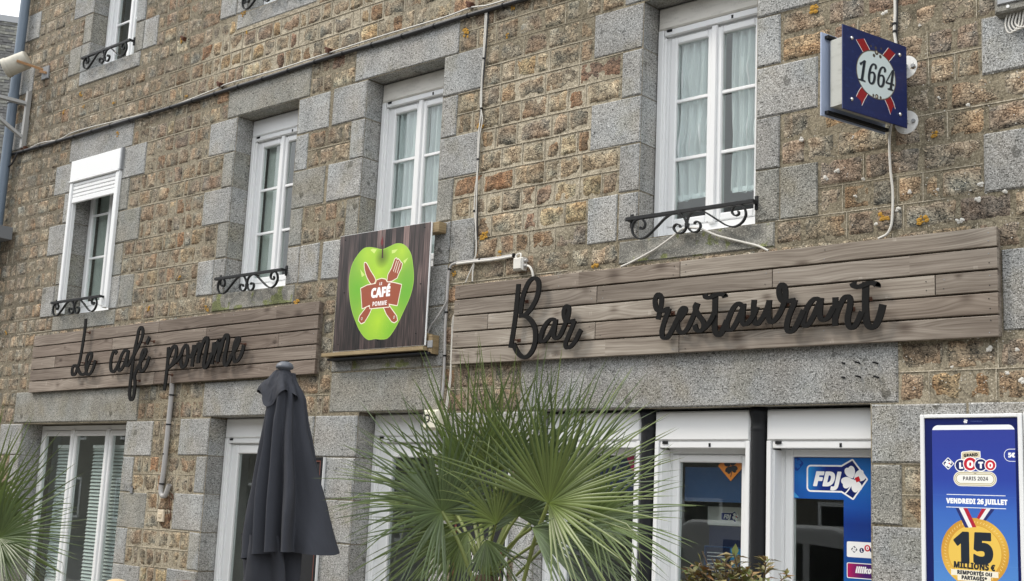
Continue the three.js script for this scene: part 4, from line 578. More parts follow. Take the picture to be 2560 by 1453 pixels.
{
  const zg = bays[2].zg + 0.003, o = [1700, 960, 2.948], f = at(o, zg), x0 = f(796, 700)[0], x1 = bays[2].xs[1] - 0.062, yT = bays[2].py1 - 0.062, yB = 1.0, w = x1 - x0, h = yT - yB, CW = 1024, CH = Math.round(1024 * h / w), A = (x, y) => { const p = f(x, y); return [(p[0] - x0) / w * CW, (yT - p[1]) / h * CH]; };
  const t = canvasTex(CW, CH, c => {
    const g = c.createLinearGradient(0, 0, 0, CH); g.addColorStop(0, '#1668b8'); g.addColorStop(0.12, '#1d6fc0'); g.addColorStop(0.32, '#164fa8'); g.addColorStop(0.42, '#0d3487'); g.addColorStop(0.62, '#0f4796'); g.addColorStop(1, '#1c7cc6'); c.fillStyle = g; c.fillRect(0, 0, CW, CH); // printed film, blue changing down the sheet
    poly(c, [A(797, 745), A(880, 838), A(797, 836)]); c.fillStyle = '#4aa8e6'; c.fill();
    const [a, b] = A(862, 588); c.save(); c.translate(a, b); c.rotate(0.75); c.fillStyle = '#123f92'; rrect(c, -60, -60, 120, 120, 20); c.fill(); c.restore(); clover(c, a, b, 60, '#1d66b6', 0.3);
    const [p, q] = A(945, 608), [p2, q2] = A(1275, 792); fdj(c, p, q, p2 - p, q2 - q);
    for (const [y0, y1] of [[1160, 1275], [1315, 1430]]) { const [r0, s0] = A(1230, y0), [, s1] = A(1230, y1); c.fillStyle = '#fff'; rrect(c, r0, s0, CW, s1 - s0, 16); c.fill(); if (y0 < 1200) { const [e, e2] = A(1285, 1220); c.save(); c.translate(e, e2); c.rotate(0.785); c.fillStyle = '#131c3c'; rrect(c, -26, -26, 52, 52, 8); c.fill(); c.restore(); clover(c, e, e2, 28, '#fff', 0.3); const L = [['L', 1340, 1228, '#16225a', 25], ['O', 1382, 1212, '#cf2035', 33], ['T', 1415, 1225, '#16225a', 25]]; for (const [ch, lx, ly, col, r] of L) { const [m, n] = A(lx, ly); c.fillStyle = col; c.beginPath(); c.arc(m, n, r, 0, 7); c.fill(); text(c, ch, m, n, `900 ${r * 1.4}px sans-serif`, '#fff'); } } else { const gg = c.createLinearGradient(r0, 0, r0 + 200, 0); gg.addColorStop(0, '#c51a5e'); gg.addColorStop(1, '#4a1a6c'); c.fillStyle = gg; rrect(c, r0 + 8, s0 + 8, CW, s1 - s0 - 16, 12); c.fill(); const [m, n] = A(1350, 1375); text(c, 'illiko', m, n, 'italic 900 80px sans-serif', '#fff', 0, 0.9); } }
  });
  const bx = (f(1207, 1000)[0] - x0), by = yT - f(1000, 848)[1], sh = new THREE.Shape([[0, h], [w, h], [w, 0], [bx, 0], [bx, h - by], [0, h - by]].map(p => new THREE.Vector2(...p)));
  const g = new THREE.ShapeGeometry(sh); shiftUV(g, 0, 0, 1 / w, 1 / h);
  const st = thing('window_film', 'blue printed film stuck on the shop window beside the granite pier, with white clover logo', 'sticker', [x0, yB, zg]); mesh('film', g, std({ map: t, roughness: 0.25, color: lin(0.85, 0.85, 0.85), side: THREE.DoubleSide }), st);
}
{
  const zg = bays[1].zg - 0.03, o = [1700, 960, 2.948], f = at(o, zg), b = bays[1];
  const s1 = thing('window_film', 'dark blue film across the top of the shop window between the iron columns', 'sticker', [0, 0, zg]), yb = f(200, 868)[1], xa = b.xs[0] + 0.08, xb = b.xs[1] - 0.08;
  mesh('film', quads([[[xa, yb, 0], [xb, yb, 0], [xb, b.py1 - 0.09, 0], [xa, b.py1 - 0.09, 0]]]), std({ color: lin(0.010, 0.040, 0.11), roughness: 0.4, side: THREE.DoubleSide }), s1);
  const q = f(428, 640), s2 = thing('clover_sticker', 'orange diamond sticker with black clover in the middle shop window', 'sticker', [q[0] - 0.055, q[1] - 0.005, zg + 0.006]);
  const t = canvasTex(256, 256, c => { c.fillStyle = '#e8872c'; c.fillRect(0, 0, 256, 256); clover(c, 128, 128, 112, '#0b1222', -0.2 - 0.785); });
  mesh('print', new THREE.PlaneGeometry(0.15, 0.15).rotateZ(-0.785).translate(0, 0.036, 0), std({ map: t, roughness: 0.4 }), s2);
  const f2 = at(o, -0.5), p = f2(378, 975), s3 = thing('counter_display', 'white header board with small blue logo inside the middle shop window', 'poster', [p[0], p[1] - 0.9, -0.5]);
  const t3 = canvasTex(512, 160, c => { c.fillStyle = '#d8d8d6'; c.fillRect(0, 0, 512, 160); fdj(c, 150, 50, 150, 62, false); });
  mesh('header', box(-0.20, 0.20, 0.83, 0.965, -0.02, 0, 0.002), M.pvc, s3); mesh('header_print', planeGeo(0.396, 0.13, 0.001).translate(0, 0.8975, 0), std({ map: t3, roughness: 0.4 }), s3); mesh('body', box(-0.2, 0.2, -0.6, 0.83, -0.06, -0.022, 0.003), std({ color: lin(0.02, 0.03, 0.09), roughness: 0.5 }), s3);
  const p4 = f2(380, 1265), s4 = thing('leaflet_board', 'blue leaflet board under the white header inside the middle shop window', 'poster', [p4[0], p4[1] - 0.09, -0.47]); const t4 = canvasTex(512, 400, c => { c.fillStyle = '#16406e'; c.fillRect(0, 0, 512, 400); c.fillStyle = '#101c3e'; c.fillRect(12, 12, 250, 376); c.fillStyle = '#2f82b4'; c.fillRect(270, 12, 230, 376); c.fillStyle = '#d9d9d9'; for (let k = 0; k < 7; k++) c.fillRect(30, 60 + k * 34, 120 + 90 * hash(k, 1, 3), 7); c.fillStyle = '#b6c022'; c.fillRect(0, 360, 512, 40); text(c, '2', 380, 200, '900 120px sans-serif', '#0e2a58'); });
  mesh('print', planeGeo(0.42, 0.3, 0.002), std({ map: t4, roughness: 0.4 }), s4); mesh('backing', box(-0.21, 0.21, -0.15, 0.15, -0.01, 0.0, 0.002), M.pvc, s4);
  const zg0 = bays[0].zg - 0.02, f0 = at([860, 960, 2.948], zg0), s5 = thing('window_film', 'dark blue film with magenta stripe in the shop window behind the palm', 'sticker', [0, 0, zg0]), b0 = bays[0], y5 = f0(2100, 800)[1];
  mesh('film', quads([[[b0.xs[0] + 0.07, y5, 0], [b0.xs[1] - 0.07, y5, 0], [b0.xs[1] - 0.07, b0.py1 - 0.07, 0], [b0.xs[0] + 0.07, b0.py1 - 0.07, 0]]]), std({ color: lin(0.012, 0.018, 0.07), roughness: 0.4, side: THREE.DoubleSide }), s5);
  const m0 = f0(2080, 530), m1 = f0(2150, 530), m2 = f0(2170, 690), m3 = f0(2130, 650); mesh('stripe', quads([[[...m3, 0.004], [...m2, 0.004], [...m1, 0.004], [...m0, 0.004]]]), std({ color: lin(0.5, 0.012, 0.11), roughness: 0.4, side: THREE.DoubleSide }), s5);
}
{ // lottery poster in its aluminium frame on the right pier
  const zp = 0.05, o = [2280, 1020, 3.357], f = at(o, zp), L = f(72, 700)[0], R = f(925, 200)[0], T = f(400, 52)[1], w = R - L, yB = T - w * 1.78, h = T - yB;
  const s = thing('poster_frame', 'white framed blue lottery poster with gold medal on the right granite pier', 'poster', [L, yB, 0.014]);
  const fw = 0.026, zf = zp - 0.014; mesh('frame_rail', box(0, fw, 0, h, 0, zf, 0.004), M.pvc, s); mesh('frame_rail', box(w - fw, w, 0, h, 0, zf, 0.004), M.pvc, s); mesh('frame_rail', box(fw, w - fw, h - 0.022, h, 0, zf - 0.001, 0.004), M.pvc, s); mesh('frame_rail', box(fw, w - fw, 0, 0.022, 0, zf - 0.001, 0.004), M.pvc, s);
  mesh('backboard', box(0.01, w - 0.01, 0.01, h - 0.01, 0, zf - 0.014, 0.001), M.zinc, s);
  const x0 = L + fw, iw = w - 2 * fw, yt = T - 0.022, ih = h - 0.044, CW = 1000, CH = Math.round(1000 * ih / iw), A = (x, y) => { const p = f(x, y); return [(p[0] - x0) / iw * CW, (yt - p[1]) / ih * CH]; };
  const t = canvasTex(CW, CH, c => {
    c.fillStyle = '#0b1a5c'; c.fillRect(0, 0, CW, CH);
    const [wx, wy] = A(162, 145), [wx2] = A(856, 145); c.fillStyle = '#f4f6fb'; rrect(c, wx, wy, wx2 - wx, CH, 66); c.fill(); const [, by] = A(162, 185); const g = c.createLinearGradient(0, by, 0, CH); g.addColorStop(0, '#33409a'); g.addColorStop(0.3, '#3147a6'); g.addColorStop(0.5, '#3f6cc2'); g.addColorStop(1, '#5a93d6'); c.fillStyle = g; c.fillRect(wx, by, wx2 - wx, CH - by); // poster sheet, printed blue
    const [kx, ky] = A(444, 110); clover(c, kx, ky, 26, '#fff', 0.3); const [fx, fy] = A(530, 110); text(c, 'Française des jeux', fx + 6, fy, '15px sans-serif', '#7f8ec0');
    { const [a, b] = A(298, 466); c.save(); c.translate(a, b); c.rotate(0.785); c.fillStyle = '#fff'; rrect(c, -48, -48, 96, 96, 12); c.fill(); c.fillStyle = '#1c2c6c'; rrect(c, -40, -40, 80, 80, 10); c.fill(); c.restore(); clover(c, a, b, 44, '#fff', 0.3, '#c8202c'); }
    { const [a, b] = A(487, 395); poly(c, [A(410, 375), A(420, 368), A(488, 360), A(565, 365), A(568, 415), A(410, 440)]); c.fillStyle = '#d9cdb0'; c.fill(); c.lineWidth = 8; c.strokeStyle = '#fff'; c.stroke(); text(c, 'GRAND', a, b, '900 44px sans-serif', '#1a1a20', -0.08); }
    for (const [ch, x, y, r, bg, col] of [['L', 405, 482, 58, '#1f2a66', '#fff'], ['O', 483, 470, 68, '#c9263a', '#fff'], ['T', 572, 478, 60, '#1f2a66', '#fff'], ['O', 652, 480, 52, '#c9263a', '#fff']]) { const [a, b] = A(x, y); c.fillStyle = '#fff'; c.beginPath(); c.arc(a, b, r + 10, 0, 7); c.fill(); c.fillStyle = bg; c.beginPath(); c.arc(a, b, r, 0, 7); c.fill(); text(c, ch, a, b + 3, `900 ${r * 1.45}px sans-serif`, col); }
    { const [a, b] = A(342, 530), [a2, b2] = A(708, 663); for (const [m, col] of [[0, '#f2efe6'], [10, '#b3a36c'], [17, '#f2efe6'], [26, '#b3a36c'], [33, '#f6f5f0']]) { c.fillStyle = col; rrect(c, a + m, b + m, a2 - a - 2 * m, b2 - b - 2 * m, 90 - m); c.fill(); } const [u, v] = A(526, 594), [u2, v2] = A(524, 549); text(c, 'PARIS 2024', u, v, '600 54px sans-serif', '#26242a', 0, 0.95); text(c, 'DE', u2, v2, 'bold 22px sans-serif', '#6e6650'); }
    { const [a, b] = A(768, 345), [, b2] = A(768, 447); c.save(); c.beginPath(); c.rect(0, 0, wx2, CH); c.clip(); c.lineWidth = 6; c.strokeStyle = '#fff'; rrect(c, a, b, 300, b2 - b, 60); c.stroke(); const [u, v] = A(830, 396); text(c, '5€', u, v, '900 62px sans-serif', '#fff'); c.restore(); }
    c.lineWidth = 7; c.strokeStyle = '#fff'; for (const [p, q] of [[[285, 725], [780, 738]], [[282, 831], [785, 847]]]) { poly(c, [A(...p), A(...q)], false); c.stroke(); }
    { const [a, b] = A(535, 786); text(c, 'VENDREDI 26 JUILLET', a, b, '900 70px sans-serif', '#fff', 0.0, 0.90); }
    const [mx, my] = A(520, 1215), mr = A(810, 1215)[0] - mx; { const gg = c.createLinearGradient(mx - mr, my - mr, mx + mr, my + mr); gg.addColorStop(0, '#c5852c'); gg.addColorStop(0.5, '#e9bd55'); gg.addColorStop(1, '#c58a2e'); c.fillStyle = gg; c.beginPath(); c.arc(mx, my, mr, 0, 7); c.fill(); c.fillStyle = '#edc65c'; c.beginPath(); c.arc(mx, my, mr * 0.79, 0, 7); c.fill(); c.strokeStyle = '#d29b3c'; c.lineWidth = 6; c.stroke(); c.strokeStyle = '#f0d58a'; for (let k = 0; k < 60; k++) { const a = k / 60 * 6.2832; c.lineWidth = 7; c.beginPath(); c.moveTo(mx + mr * 0.85 * Math.cos(a), my + mr * 0.85 * Math.sin(a)); c.lineTo(mx + mr * 0.91 * Math.cos(a + 0.03), my + mr * 0.91 * Math.sin(a + 0.03)); c.stroke(); } }
    for (const [q, col] of [[[[360, 840], [388, 840], [470, 1005], [440, 1005]], '#2a3272'], [[[388, 840], [425, 840], [502, 1003], [470, 1005]], '#f0f0f0'], [[[425, 840], [460, 842], [535, 1002], [502, 1003]], '#b8263c'], [[[580, 846], [618, 846], [560, 935], [538, 925]], '#b8263c'], [[[618, 846], [655, 848], [592, 940], [560, 935]], '#f0f0f0'], [[[655, 848], [690, 850], [614, 948], [592, 940]], '#2a3272']]) { poly(c, q.map(p => A(...p))); c.fillStyle = col; c.fill(); }
    { const [a, b] = A(508, 1180); text(c, '15', a, b, '900 410px sans-serif', '#232c38', 0, 0.92); const [a2, b2] = A(515, 1330); text(c, 'MILLIONS €', a2, b2, '900 84px sans-serif', '#262a32', 0.03, 0.92); }
    for (const [s2, x, y, ww] of [['REMPORTÉS OU', 519, 1391, 495], ['PARTAGÉS*', 516, 1432, 350]]) { const [a, b] = A(x, y); c.fillStyle = '#f4eddc'; c.fillRect(a - ww / 2, b - 31, ww, 60); text(c, s2, a, b, '900 52px sans-serif', '#262a32', 0.02, 0.95); }
    for (const y of [738, 1310]) { const [, b] = A(500, y); c.strokeStyle = 'rgba(255,255,255,0.10)'; c.lineWidth = 3; c.beginPath(); c.moveTo(wx, b); c.lineTo(wx2, b + 8); c.stroke(); }
  });
  mesh('print', planeGeo(iw, ih, 0).translate(w / 2, h / 2, zf - 0.012), std({ map: t, roughness: 0.3, color: lin(0.96, 0.97, 0.95) }), s);
  const n2 = thing('poster_frame', 'edge of a second white poster frame at the right edge of the picture', 'poster', [R + 0.008, yB, 0.014]); mesh('frame_rail', box(0, fw, 0, h + 0.004, 0, zf, 0.004), M.pvc, n2); mesh('frame_rail', box(w - fw, w, 0, h, 0, zf, 0.004), M.pvc, n2); mesh('frame_rail', box(fw, w - fw, h - 0.022, h, 0, zf - 0.001, 0.004), M.pvc, n2); mesh('backboard', box(0.01, w - 0.01, 0.01, h - 0.01, 0, zf - 0.014, 0.001), std({ color: lin(0.02, 0.04, 0.2), roughness: 0.4 }), n2);
}
// chalk boards
function chalkBoard(label, x0, x1, y0, y1, draw) {
  const s = thing('chalk_board', label, 'chalkboard', [x0, y0, 0.014]), w = x1 - x0, h = y1 - y0, f = 0.03, red = std({ color: lin(0.16, 0.05, 0.035), roughness: 0.6 });
  mesh('frame_rail', box(0, f, 0, h, 0, 0.03, 0.004), M.dark, s); mesh('frame_rail', box(w - f, w, 0, h, 0, 0.03, 0.004), M.dark, s); mesh('frame_rail', box(f, w - f, h - f, h, 0, 0.029, 0.004), M.dark, s); mesh('frame_rail', box(f, w - f, 0, f, 0, 0.029, 0.004), M.dark, s);
  mesh('inner_trim', merge([box(f, f + 0.014, f, h - f, 0, 0.024, 0.002), box(w - f - 0.014, w - f, f, h - f, 0, 0.024, 0.002), box(f + 0.014, w - f - 0.014, h - f - 0.014, h - f, 0, 0.0235, 0.002)]), red, s);
  const CW = 600, CH = Math.round(600 * h / w), t = canvasTex(CW, CH, c => { c.fillStyle = '#14161a'; c.fillRect(0, 0, CW, CH); for (let k = 0; k < 60; k++) { c.fillStyle = `rgba(160,160,165,${0.02 * hash(k, 1, 9)})`; c.beginPath(); c.ellipse(CW * hash(k, 2, 9), CH * hash(k, 3, 9), 60, 20, hash(k, 4, 9) * 3, 0, 7); c.fill(); } if (draw) draw(c, CW, CH); });
  mesh('slate', planeGeo(w - 2 * f, h - 2 * f, 0.012).translate(w / 2, h / 2, 0), std({ map: t, roughness: 0.8 }), s); mesh('edge', box(w + 0.001, w + 0.008, 0, h, 0, 0.026, 0.001), M.pvc, s);
}
{
  const a = wallZ(1130, 1300, 0.04), b = wallZ(1272, 1138, 0.04), x0 = a.x, x1 = b.x, y1 = b.y, y0 = 0.5, f = at([860, 960, 2.948], 0.03);
  const S = (c, CW, CH, pts, lw = 4) => { c.lineWidth = lw; c.lineCap = 'round'; c.strokeStyle = '#e8e6e0'; const q = pts.map(p => { const v = f(...p); return [(v[0] - x0 - 0.03) / (x1 - x0 - 0.06) * CW, (y1 - 0.03 - v[1]) / (y1 - y0 - 0.06) * CH]; }); c.beginPath(); const cr = q.length > 2 ? new THREE.CatmullRomCurve3(q.map(p => V(p[0], p[1], 0)), false, 'centripetal').getPoints(q.length * 6) : q.map(p => V(p[0], p[1], 0)); cr.forEach((p, i) => i ? c.lineTo(p.x, p.y) : c.moveTo(p.x, p.y)); c.stroke(); };
  chalkBoard('black chalkboard with white handwriting on the pier behind the palm', x0, x1, y0, y1, (c, CW, CH) => {
    const A = (x, y) => { const v = f(x, y); return [(v[0] - x0 - 0.03) / (x1 - x0 - 0.06) * CW, (y1 - 0.03 - v[1]) / (y1 - y0 - 0.06) * CH]; };
    S(c, CW, CH, [[845, 1150], [862, 1195], [885, 1145]]); for (const [x, w] of [[885, 20]]) 0;
    const [tx, ty] = A(940, 1175); text(c, 'Vendredi', tx + 10, ty, 'italic 92px serif', '#e8e6e0', -0.04, 0.85); const [ux, uy] = A(930, 1280); text(c, '07"00.', ux, uy, 'italic 120px serif', '#e8e6e0', 0, 0.8); const [vx, vy] = A(1050, 1425); text(c, 'Stéphane et Cél', vx + 30, vy, 'italic 74px serif', '#e8e6e0', 0.06, 0.85);
  });
  const e = wallZ(808, 1143, 0.04); chalkBoard('black framed chalkboard half hidden behind the closed parasol', e.x - 0.62, e.x, 0.45, e.y);
  const cb = wallZ(1080, 1050, 0.06), k = thing('alarm_box', 'small cream alarm box on the wall behind the palm leaves', 'electrical box', [cb.x, cb.y, 0.012]); mesh('casing', box(-0.09, 0.09, -0.085, 0.085, 0, 0.07, 0.014), std({ color: lin(0.66, 0.63, 0.50), roughness: 0.5 }), k); mesh('lid', box(-0.075, 0.075, -0.07, 0.07, 0.07, 0.08, 0.008), std({ color: lin(0.70, 0.67, 0.55), roughness: 0.5 }), k); mesh('emblem', new THREE.TorusGeometry(0.03, 0.006, 8, 20).translate(-0.03, 0.01, 0.081), M.dark, k);
}
// ---------------------------------------------------------------- curtains and blinds behind the glass
const net = new THREE.MeshPhysicalMaterial({ color: lin(0.90, 0.95, 0.96), roughness: 1, transmission: 0.42, thickness: 0, side: THREE.DoubleSide, transparent: true, opacity: 0.88 });
function curtain(label, x0, x1, y0, y1, z, seed, ties) {
  const nx = 56, ny = 44, P = [], I = [], U = [];
  for (let j = 0; j <= ny; j++) for (let i = 0; i <= nx; i++) {
    const a = i / nx, b = j / ny, y = lerp(y1, y0, b), f = 0.020 * Math.sin(a * 27 + 2.2 * noise(a * 3, b * 4, 1e6, seed)) + 0.010 * Math.sin(a * 71 + seed + 3 * b); let x = lerp(x0, x1, a), zz = z + f * (0.5 + 0.8 * noise(a * 5, b * 3, 1e6, seed + 3));
    for (const [ta, tb, s] of ties) { const d = Math.hypot((a - ta) * 1.3, (b - tb) * 3.2), k = Math.exp(-d * d * 16) * s; x += (lerp(x0, x1, ta) - x) * 0.5 * k; zz += 0.03 * k; }
    P.push(x + 0.004 * Math.sin(b * 9 + seed + a * 5), y + (j === ny ? 0.012 * Math.sin(a * 7 + seed) : 0), zz); U.push(a, b);
  }
  for (let j = 0; j < ny; j++) for (let i = 0; i < nx; i++) { const a = j * (nx + 1) + i, b = a + nx + 1; I.push(a, b, a + 1, a + 1, b, b + 1); }
  const g = new THREE.BufferGeometry(); g.setAttribute('position', new THREE.Float32BufferAttribute(P, 3)); g.setAttribute('uv', new THREE.Float32BufferAttribute(U, 2)); g.setIndex(I); g.computeVertexNormals();
  const c = thing('net_curtain', label, 'curtain', [0, 0, 0], 'net curtains'); mesh('cloth', g, net, c); mesh('hem', box(x0 + 0.005, x1 - 0.005, y0 - 0.002, y0 + 0.035, z - 0.004, z + 0.004, 0.001), net, c);
}
{
  const m4 = mid(OP.W4), m3 = mid(OP.W3);
  curtain('ruched net curtain in the left sash of the right hand upper window', m4 - 0.40, m4 - 0.045, 3.97, 5.29, -0.30, 3, [[0.3, 0.28, 1], [0.72, 0.62, 1], [0.22, 0.7, 0.9]]);
  curtain('ruched net curtain in the right sash, a dark gap beside it', m4 + 0.125, m4 + 0.42, 3.97, 5.29, -0.30, 8, [[0.4, 0.3, 1], [0.75, 0.4, 1], [0.5, 0.66, 1]]);
  curtain('net curtain in the left sash of the window behind the apple sign', m3 - 0.40, m3 - 0.045, 3.8, 5.29, -0.30, 14, [[0.55, 0.4, 0.7]]);
  curtain('net curtain in the right sash of the window behind the apple sign', m3 + 0.075, m3 + 0.42, 3.8, 5.29, -0.30, 19, [[0.5, 0.5, 0.7]]);
  const drape = std({ color: lin(0.46, 0.49, 0.46), roughness: 1, side: THREE.DoubleSide });
  const roll = (label, x0, x1, y0, y1, z) => { const s = thing('roller_blind', label, 'blind', [0, 0, 0]); mesh('cloth', box(x0, x1, y0, y1, z - 0.002, z, 0), drape, s); mesh('bottom_bar', box(x0, x1, y0 - 0.02, y0, z - 0.008, z + 0.006, 0.003), M.pvc, s); mesh('cord', tube([V(x1 + 0.02, y1, z), V(x1 + 0.022, (y0 + y1) / 2, z)], 0.002), M.pvc, s); };
  const m2 = mid(OP.W2); roll('plain grey blind drawn behind the upper window left of the apple sign', m2 - 0.36, m2 - 0.05, 3.74, 5.3, -0.33);
  const mu = mid(OP.U1); { const m1 = mid(OP.W1); roll('added pale grey blind imitating the reflection in the window with the roller shutter', m1 - 0.44, m1 + 0.44, 3.75, 5.4, -0.32); } roll('plain grey blind drawn behind the top left window', mu - 0.10, mu + 0.42, 6.8, 8.4, -0.33);  // W1 blind is added: its pale cloth stands in for reflection on the glass
  // venetian blinds of the ground floor window
  const blind = std({ color: lin(0.58, 0.62, 0.60), roughness: 0.6 });
  const bx = u => wallZ(u, 1250, -0.37).x;
  [[bx(134), bx(172), 'venetian blind in the left pane of the three pane window'], [bx(222), bx(252), 'venetian blind in the middle pane of the three pane window'], [bx(256), bx(318), 'venetian blind in the right pane of the three pane window']].forEach(([a, b, label], k) => {
    const s = thing('venetian_blind', label, 'blind', [0, 0, 0], 'venetian blinds'), z = -0.37, y1 = 2.06, y0 = 0.52, n = Math.round((y1 - y0) / 0.04);
    const sl = mesh('slats', merge(Array.from({ length: n }, (_, i) => new THREE.BoxGeometry(b - a, 0.003, 0.036).rotateX(0.95).translate((a + b) / 2, y1 - i * 0.04, z))), blind, s); sl.userData.kind = 'stuff';
    mesh('head_rail', box(a, b, y1 + 0.01, y1 + 0.05, z - 0.02, z + 0.02, 0.003), M.pvc, s); mesh('bottom_rail', box(a, b, y0 - 0.03, y0, z - 0.014, z + 0.014, 0.003), M.pvc, s);
  });
}
// ---------------------------------------------------------------- left edge: downpipe, floodlight, bracket, neighbour
{
  const dp = thing('downpipe', 'blue grey plastic downpipe at the left end of the stone wall', 'pipe');
  const pts = [[76, -60], [63, 0], [44, 160], [33, 240], [20, 330], [6, 450], [-8, 560]].map(([u, v]) => wallZ(u, v, 0.10)), ax = pts.reduce((s, p) => s + p.x, 0) / pts.length;
  const lean = y => wallZ(44, 160, 0.1).x + (y - wallZ(44, 160, 0.1).y) * 0.012;
  mesh('shaft', tube([V(lean(9.2), 9.2, 0.1), V(lean(7), 7, 0.1), V(lean(3), 3, 0.1), V(lean(GY), GY, 0.1)], 0.062, 40, 18), M.pipe, dp);
  for (const y of [6.62, 3.9, 1.2]) { mesh('socket', new THREE.CylinderGeometry(0.071, 0.071, 0.11, 20).translate(lean(y), y, 0.1), M.pipe, dp); mesh('bracket', new THREE.TorusGeometry(0.07, 0.008, 8, 20).rotateX(Math.PI / 2).translate(lean(y), y - 0.075, 0.1), M.zinc, dp); }
  // floodlight
  const c = wallZ(40, 160, 0.30), fl = thing('flood_lamp', 'old cream cylindrical floodlight on a rusty bracket at the left wall corner', 'lamp', [c.x, c.y, c.z]);
  const cream = std({ color: lin(0.52, 0.50, 0.44), roughness: 0.55, map: M.pvcOld.map });
  const can = sub('housing', fl); can.quaternion.setFromUnitVectors(V(0, 1, 0), V(-0.62, -0.42, 0.55).normalize());
  mesh('shell', lathe([[0.001, -0.17], [0.10, -0.165], [0.118, -0.14], [0.122, 0.1], [0.13, 0.105], [0.13, 0.15], [0.122, 0.155], [0.118, 0.13]], 26), cream, can); mesh('lens', new THREE.CylinderGeometry(0.116, 0.116, 0.006, 24).translate(0, 0.125, 0), std({ color: lin(0.42, 0.43, 0.40), roughness: 0.2 }), can);
  mesh('yoke', merge([bar(V(0.13, 0.0, 0.06), V(0.26, -0.06, -0.24), 0.018, 0.03), bar(V(0.14, -0.05, -0.26), V(0.30, -0.10, -0.26), 0.03, 0.02)]), std({ color: lin(0.42, 0.24, 0.12), roughness: 0.8 }), fl); mesh('wall_plate', box(0.17, 0.33, -0.17, 0.0, -0.295, -0.27, 0.004), M.zinc, fl);
  // galvanised bracket
  const p0 = wallZ(64, 232, 0.05), p1 = wallZ(54, 370, 0.05), gb = thing('metal_bracket', 'grey galvanised triangular bracket beside the downpipe', 'bracket', [p1.x, p1.y, 0]), h = p0.y - p1.y;
  const zc = std({ color: lin(0.34, 0.34, 0.33), roughness: 0.55, metalness: 0.2 }); mesh('upright', bar(V(0, 0, 0.045), V(0.02, h, 0.045), 0.055), zc, gb); mesh('strut', bar(V(0.01, h * 0.78, 0.06), V(-0.25, h * 0.86, 0.95), 0.045), zc, gb); mesh('strut', bar(V(0, h * 0.18, 0.06), V(-0.2, h * 0.80, 0.75), 0.04), zc, gb); mesh('wall_stub', box(-0.03, 0.06, -0.03, 0.02, 0.0, 0.05, 0.003), M.rust, gb);
}
{ // slate roofed neighbour, further along the street, its roof facing us
  const f = V(-0.86, 0, -0.51).normalize(), r = V(0.51, 0, -0.86), B = V(-26, 0, -2.2), nb = thing('slate_roofed_house', 'neighbouring house with a steep grey slate roof beyond the downpipe', 'house', [B.x, GY, B.z]);
  nb.rotation.y = Math.atan2(-f.x, -f.z); // local z faces the camera
  const W_ = 9, eave = 5.3, ridge = 13.15, run = 4.6, cols = [0.10, 0.13, 0.16, 0.085].map((v, i) => std({ color: lin(v, v * 1.0, v * [1.02, 0.97, 0.9, 1.05][i]), roughness: 0.75, bumpMap: granBump, bumpScale: 0.003, map: tex(128, 128, (a, b) => { const q = 200 + 90 * (fbm(a / 22, b / 22, 1e6, 4, 60 + i) - 0.5) + (fbm(a / 9, b / 9, 1e6, 3, 90 + i) > 0.62 ? 46 : 0); return [q, q, q - 6]; }) }));
  mesh('wall', box(-W_, W_, 0, eave, -6, 0, 0), std({ color: lin(0.25, 0.235, 0.21), roughness: 0.95, map: mortMap }), nb);
  const under = quads([[[-W_, eave - 0.1, 0.35], [W_, eave - 0.1, 0.35], [W_, ridge, -run], [-W_, ridge, -run]], [[W_, eave - 0.1, 0.35], [W_, eave - 0.1, -run * 2], [W_, ridge, -run]], [[-W_, eave - 0.1, -run * 2], [-W_, eave - 0.1, 0.35], [-W_, ridge, -run]], [[W_, eave - 0.1, -run * 2], [-W_, eave - 0.1, -run * 2], [-W_, ridge, -run], [W_, ridge, -run]]]);
  mesh('roof_deck', under, M.dark, nb); mesh('ridge_flashing', bar(V(-W_, ridge + 0.02, -run), V(W_, ridge + 0.02, -run), 0.16), M.zinc, nb); mesh('gutter', tube([V(-W_, eave - 0.12, 0.42), V(W_, eave - 0.12, 0.42)], 0.075, 4, 10), M.zinc, nb);
  const L = Math.hypot(ridge - eave + 0.1, run + 0.35), dir = V(0, (ridge - eave + 0.1) / L, -(run + 0.35) / L), nrm = V(0, -dir.z, dir.y), rows = Math.floor(L / 0.105), many = cols.map(() => []), cand = [];
  const sg = []; for (let i = 0; i < rows; i++) for (let x = -W_ + (i % 2) * 0.11; x < W_ - 0.2; x += 0.22) { if (x < -2.6 || x > 4.6) continue; const a = V(x + rr(-0.006, 0.006), eave - 0.1, 0.35).addScaledVector(dir, i * 0.105 - 0.02 + rr(-0.006, 0.006)).addScaledVector(nrm, 0.022 + rr(0, 0.008)), b = a.clone().addScaledVector(dir, 0.25).addScaledVector(nrm, -0.018), wv = V(0.212, 0, 0), th = nrm.clone().multiplyScalar(-0.009), k = Math.floor(rnd() * 4); cand.push({ k, x, i, g: quads([[a, a.clone().add(wv), b.clone().add(wv), b], [a.clone().add(th), a.clone().add(th).add(wv), a.clone().add(wv), a]].map(q => q.map(v => v.toArray()))) }); }
  nb.updateMatrixWorld(); for (const s of cand) { const p = nb.localToWorld(V(s.x + 0.1, eave - 0.1 + dir.y * s.i * 0.105, 0.35 + dir.z * s.i * 0.105)).sub(EYE), c = AX.map(q => q[0] * p.x + q[1] * p.y + q[2] * p.z), u = 1280 + c[0] / c[2] * FOCAL, v = 726 + c[1] / c[2] * FOCAL; s.d = u > -12 && u < 78 && v > -20 && v < 420 ? 0 : 1; }
  cand.sort((a, b) => a.d - b.d); cand.slice(0, 300).forEach(s => mesh('slate', s.g, cols[s.k], nb)); const rest = cand.slice(300); for (let k = 0; k < 1; k++) if (rest.length) { const m = mesh('slate', merge(rest.map(s => s.g)), cols[1], nb); m.userData.kind = 'stuff'; }
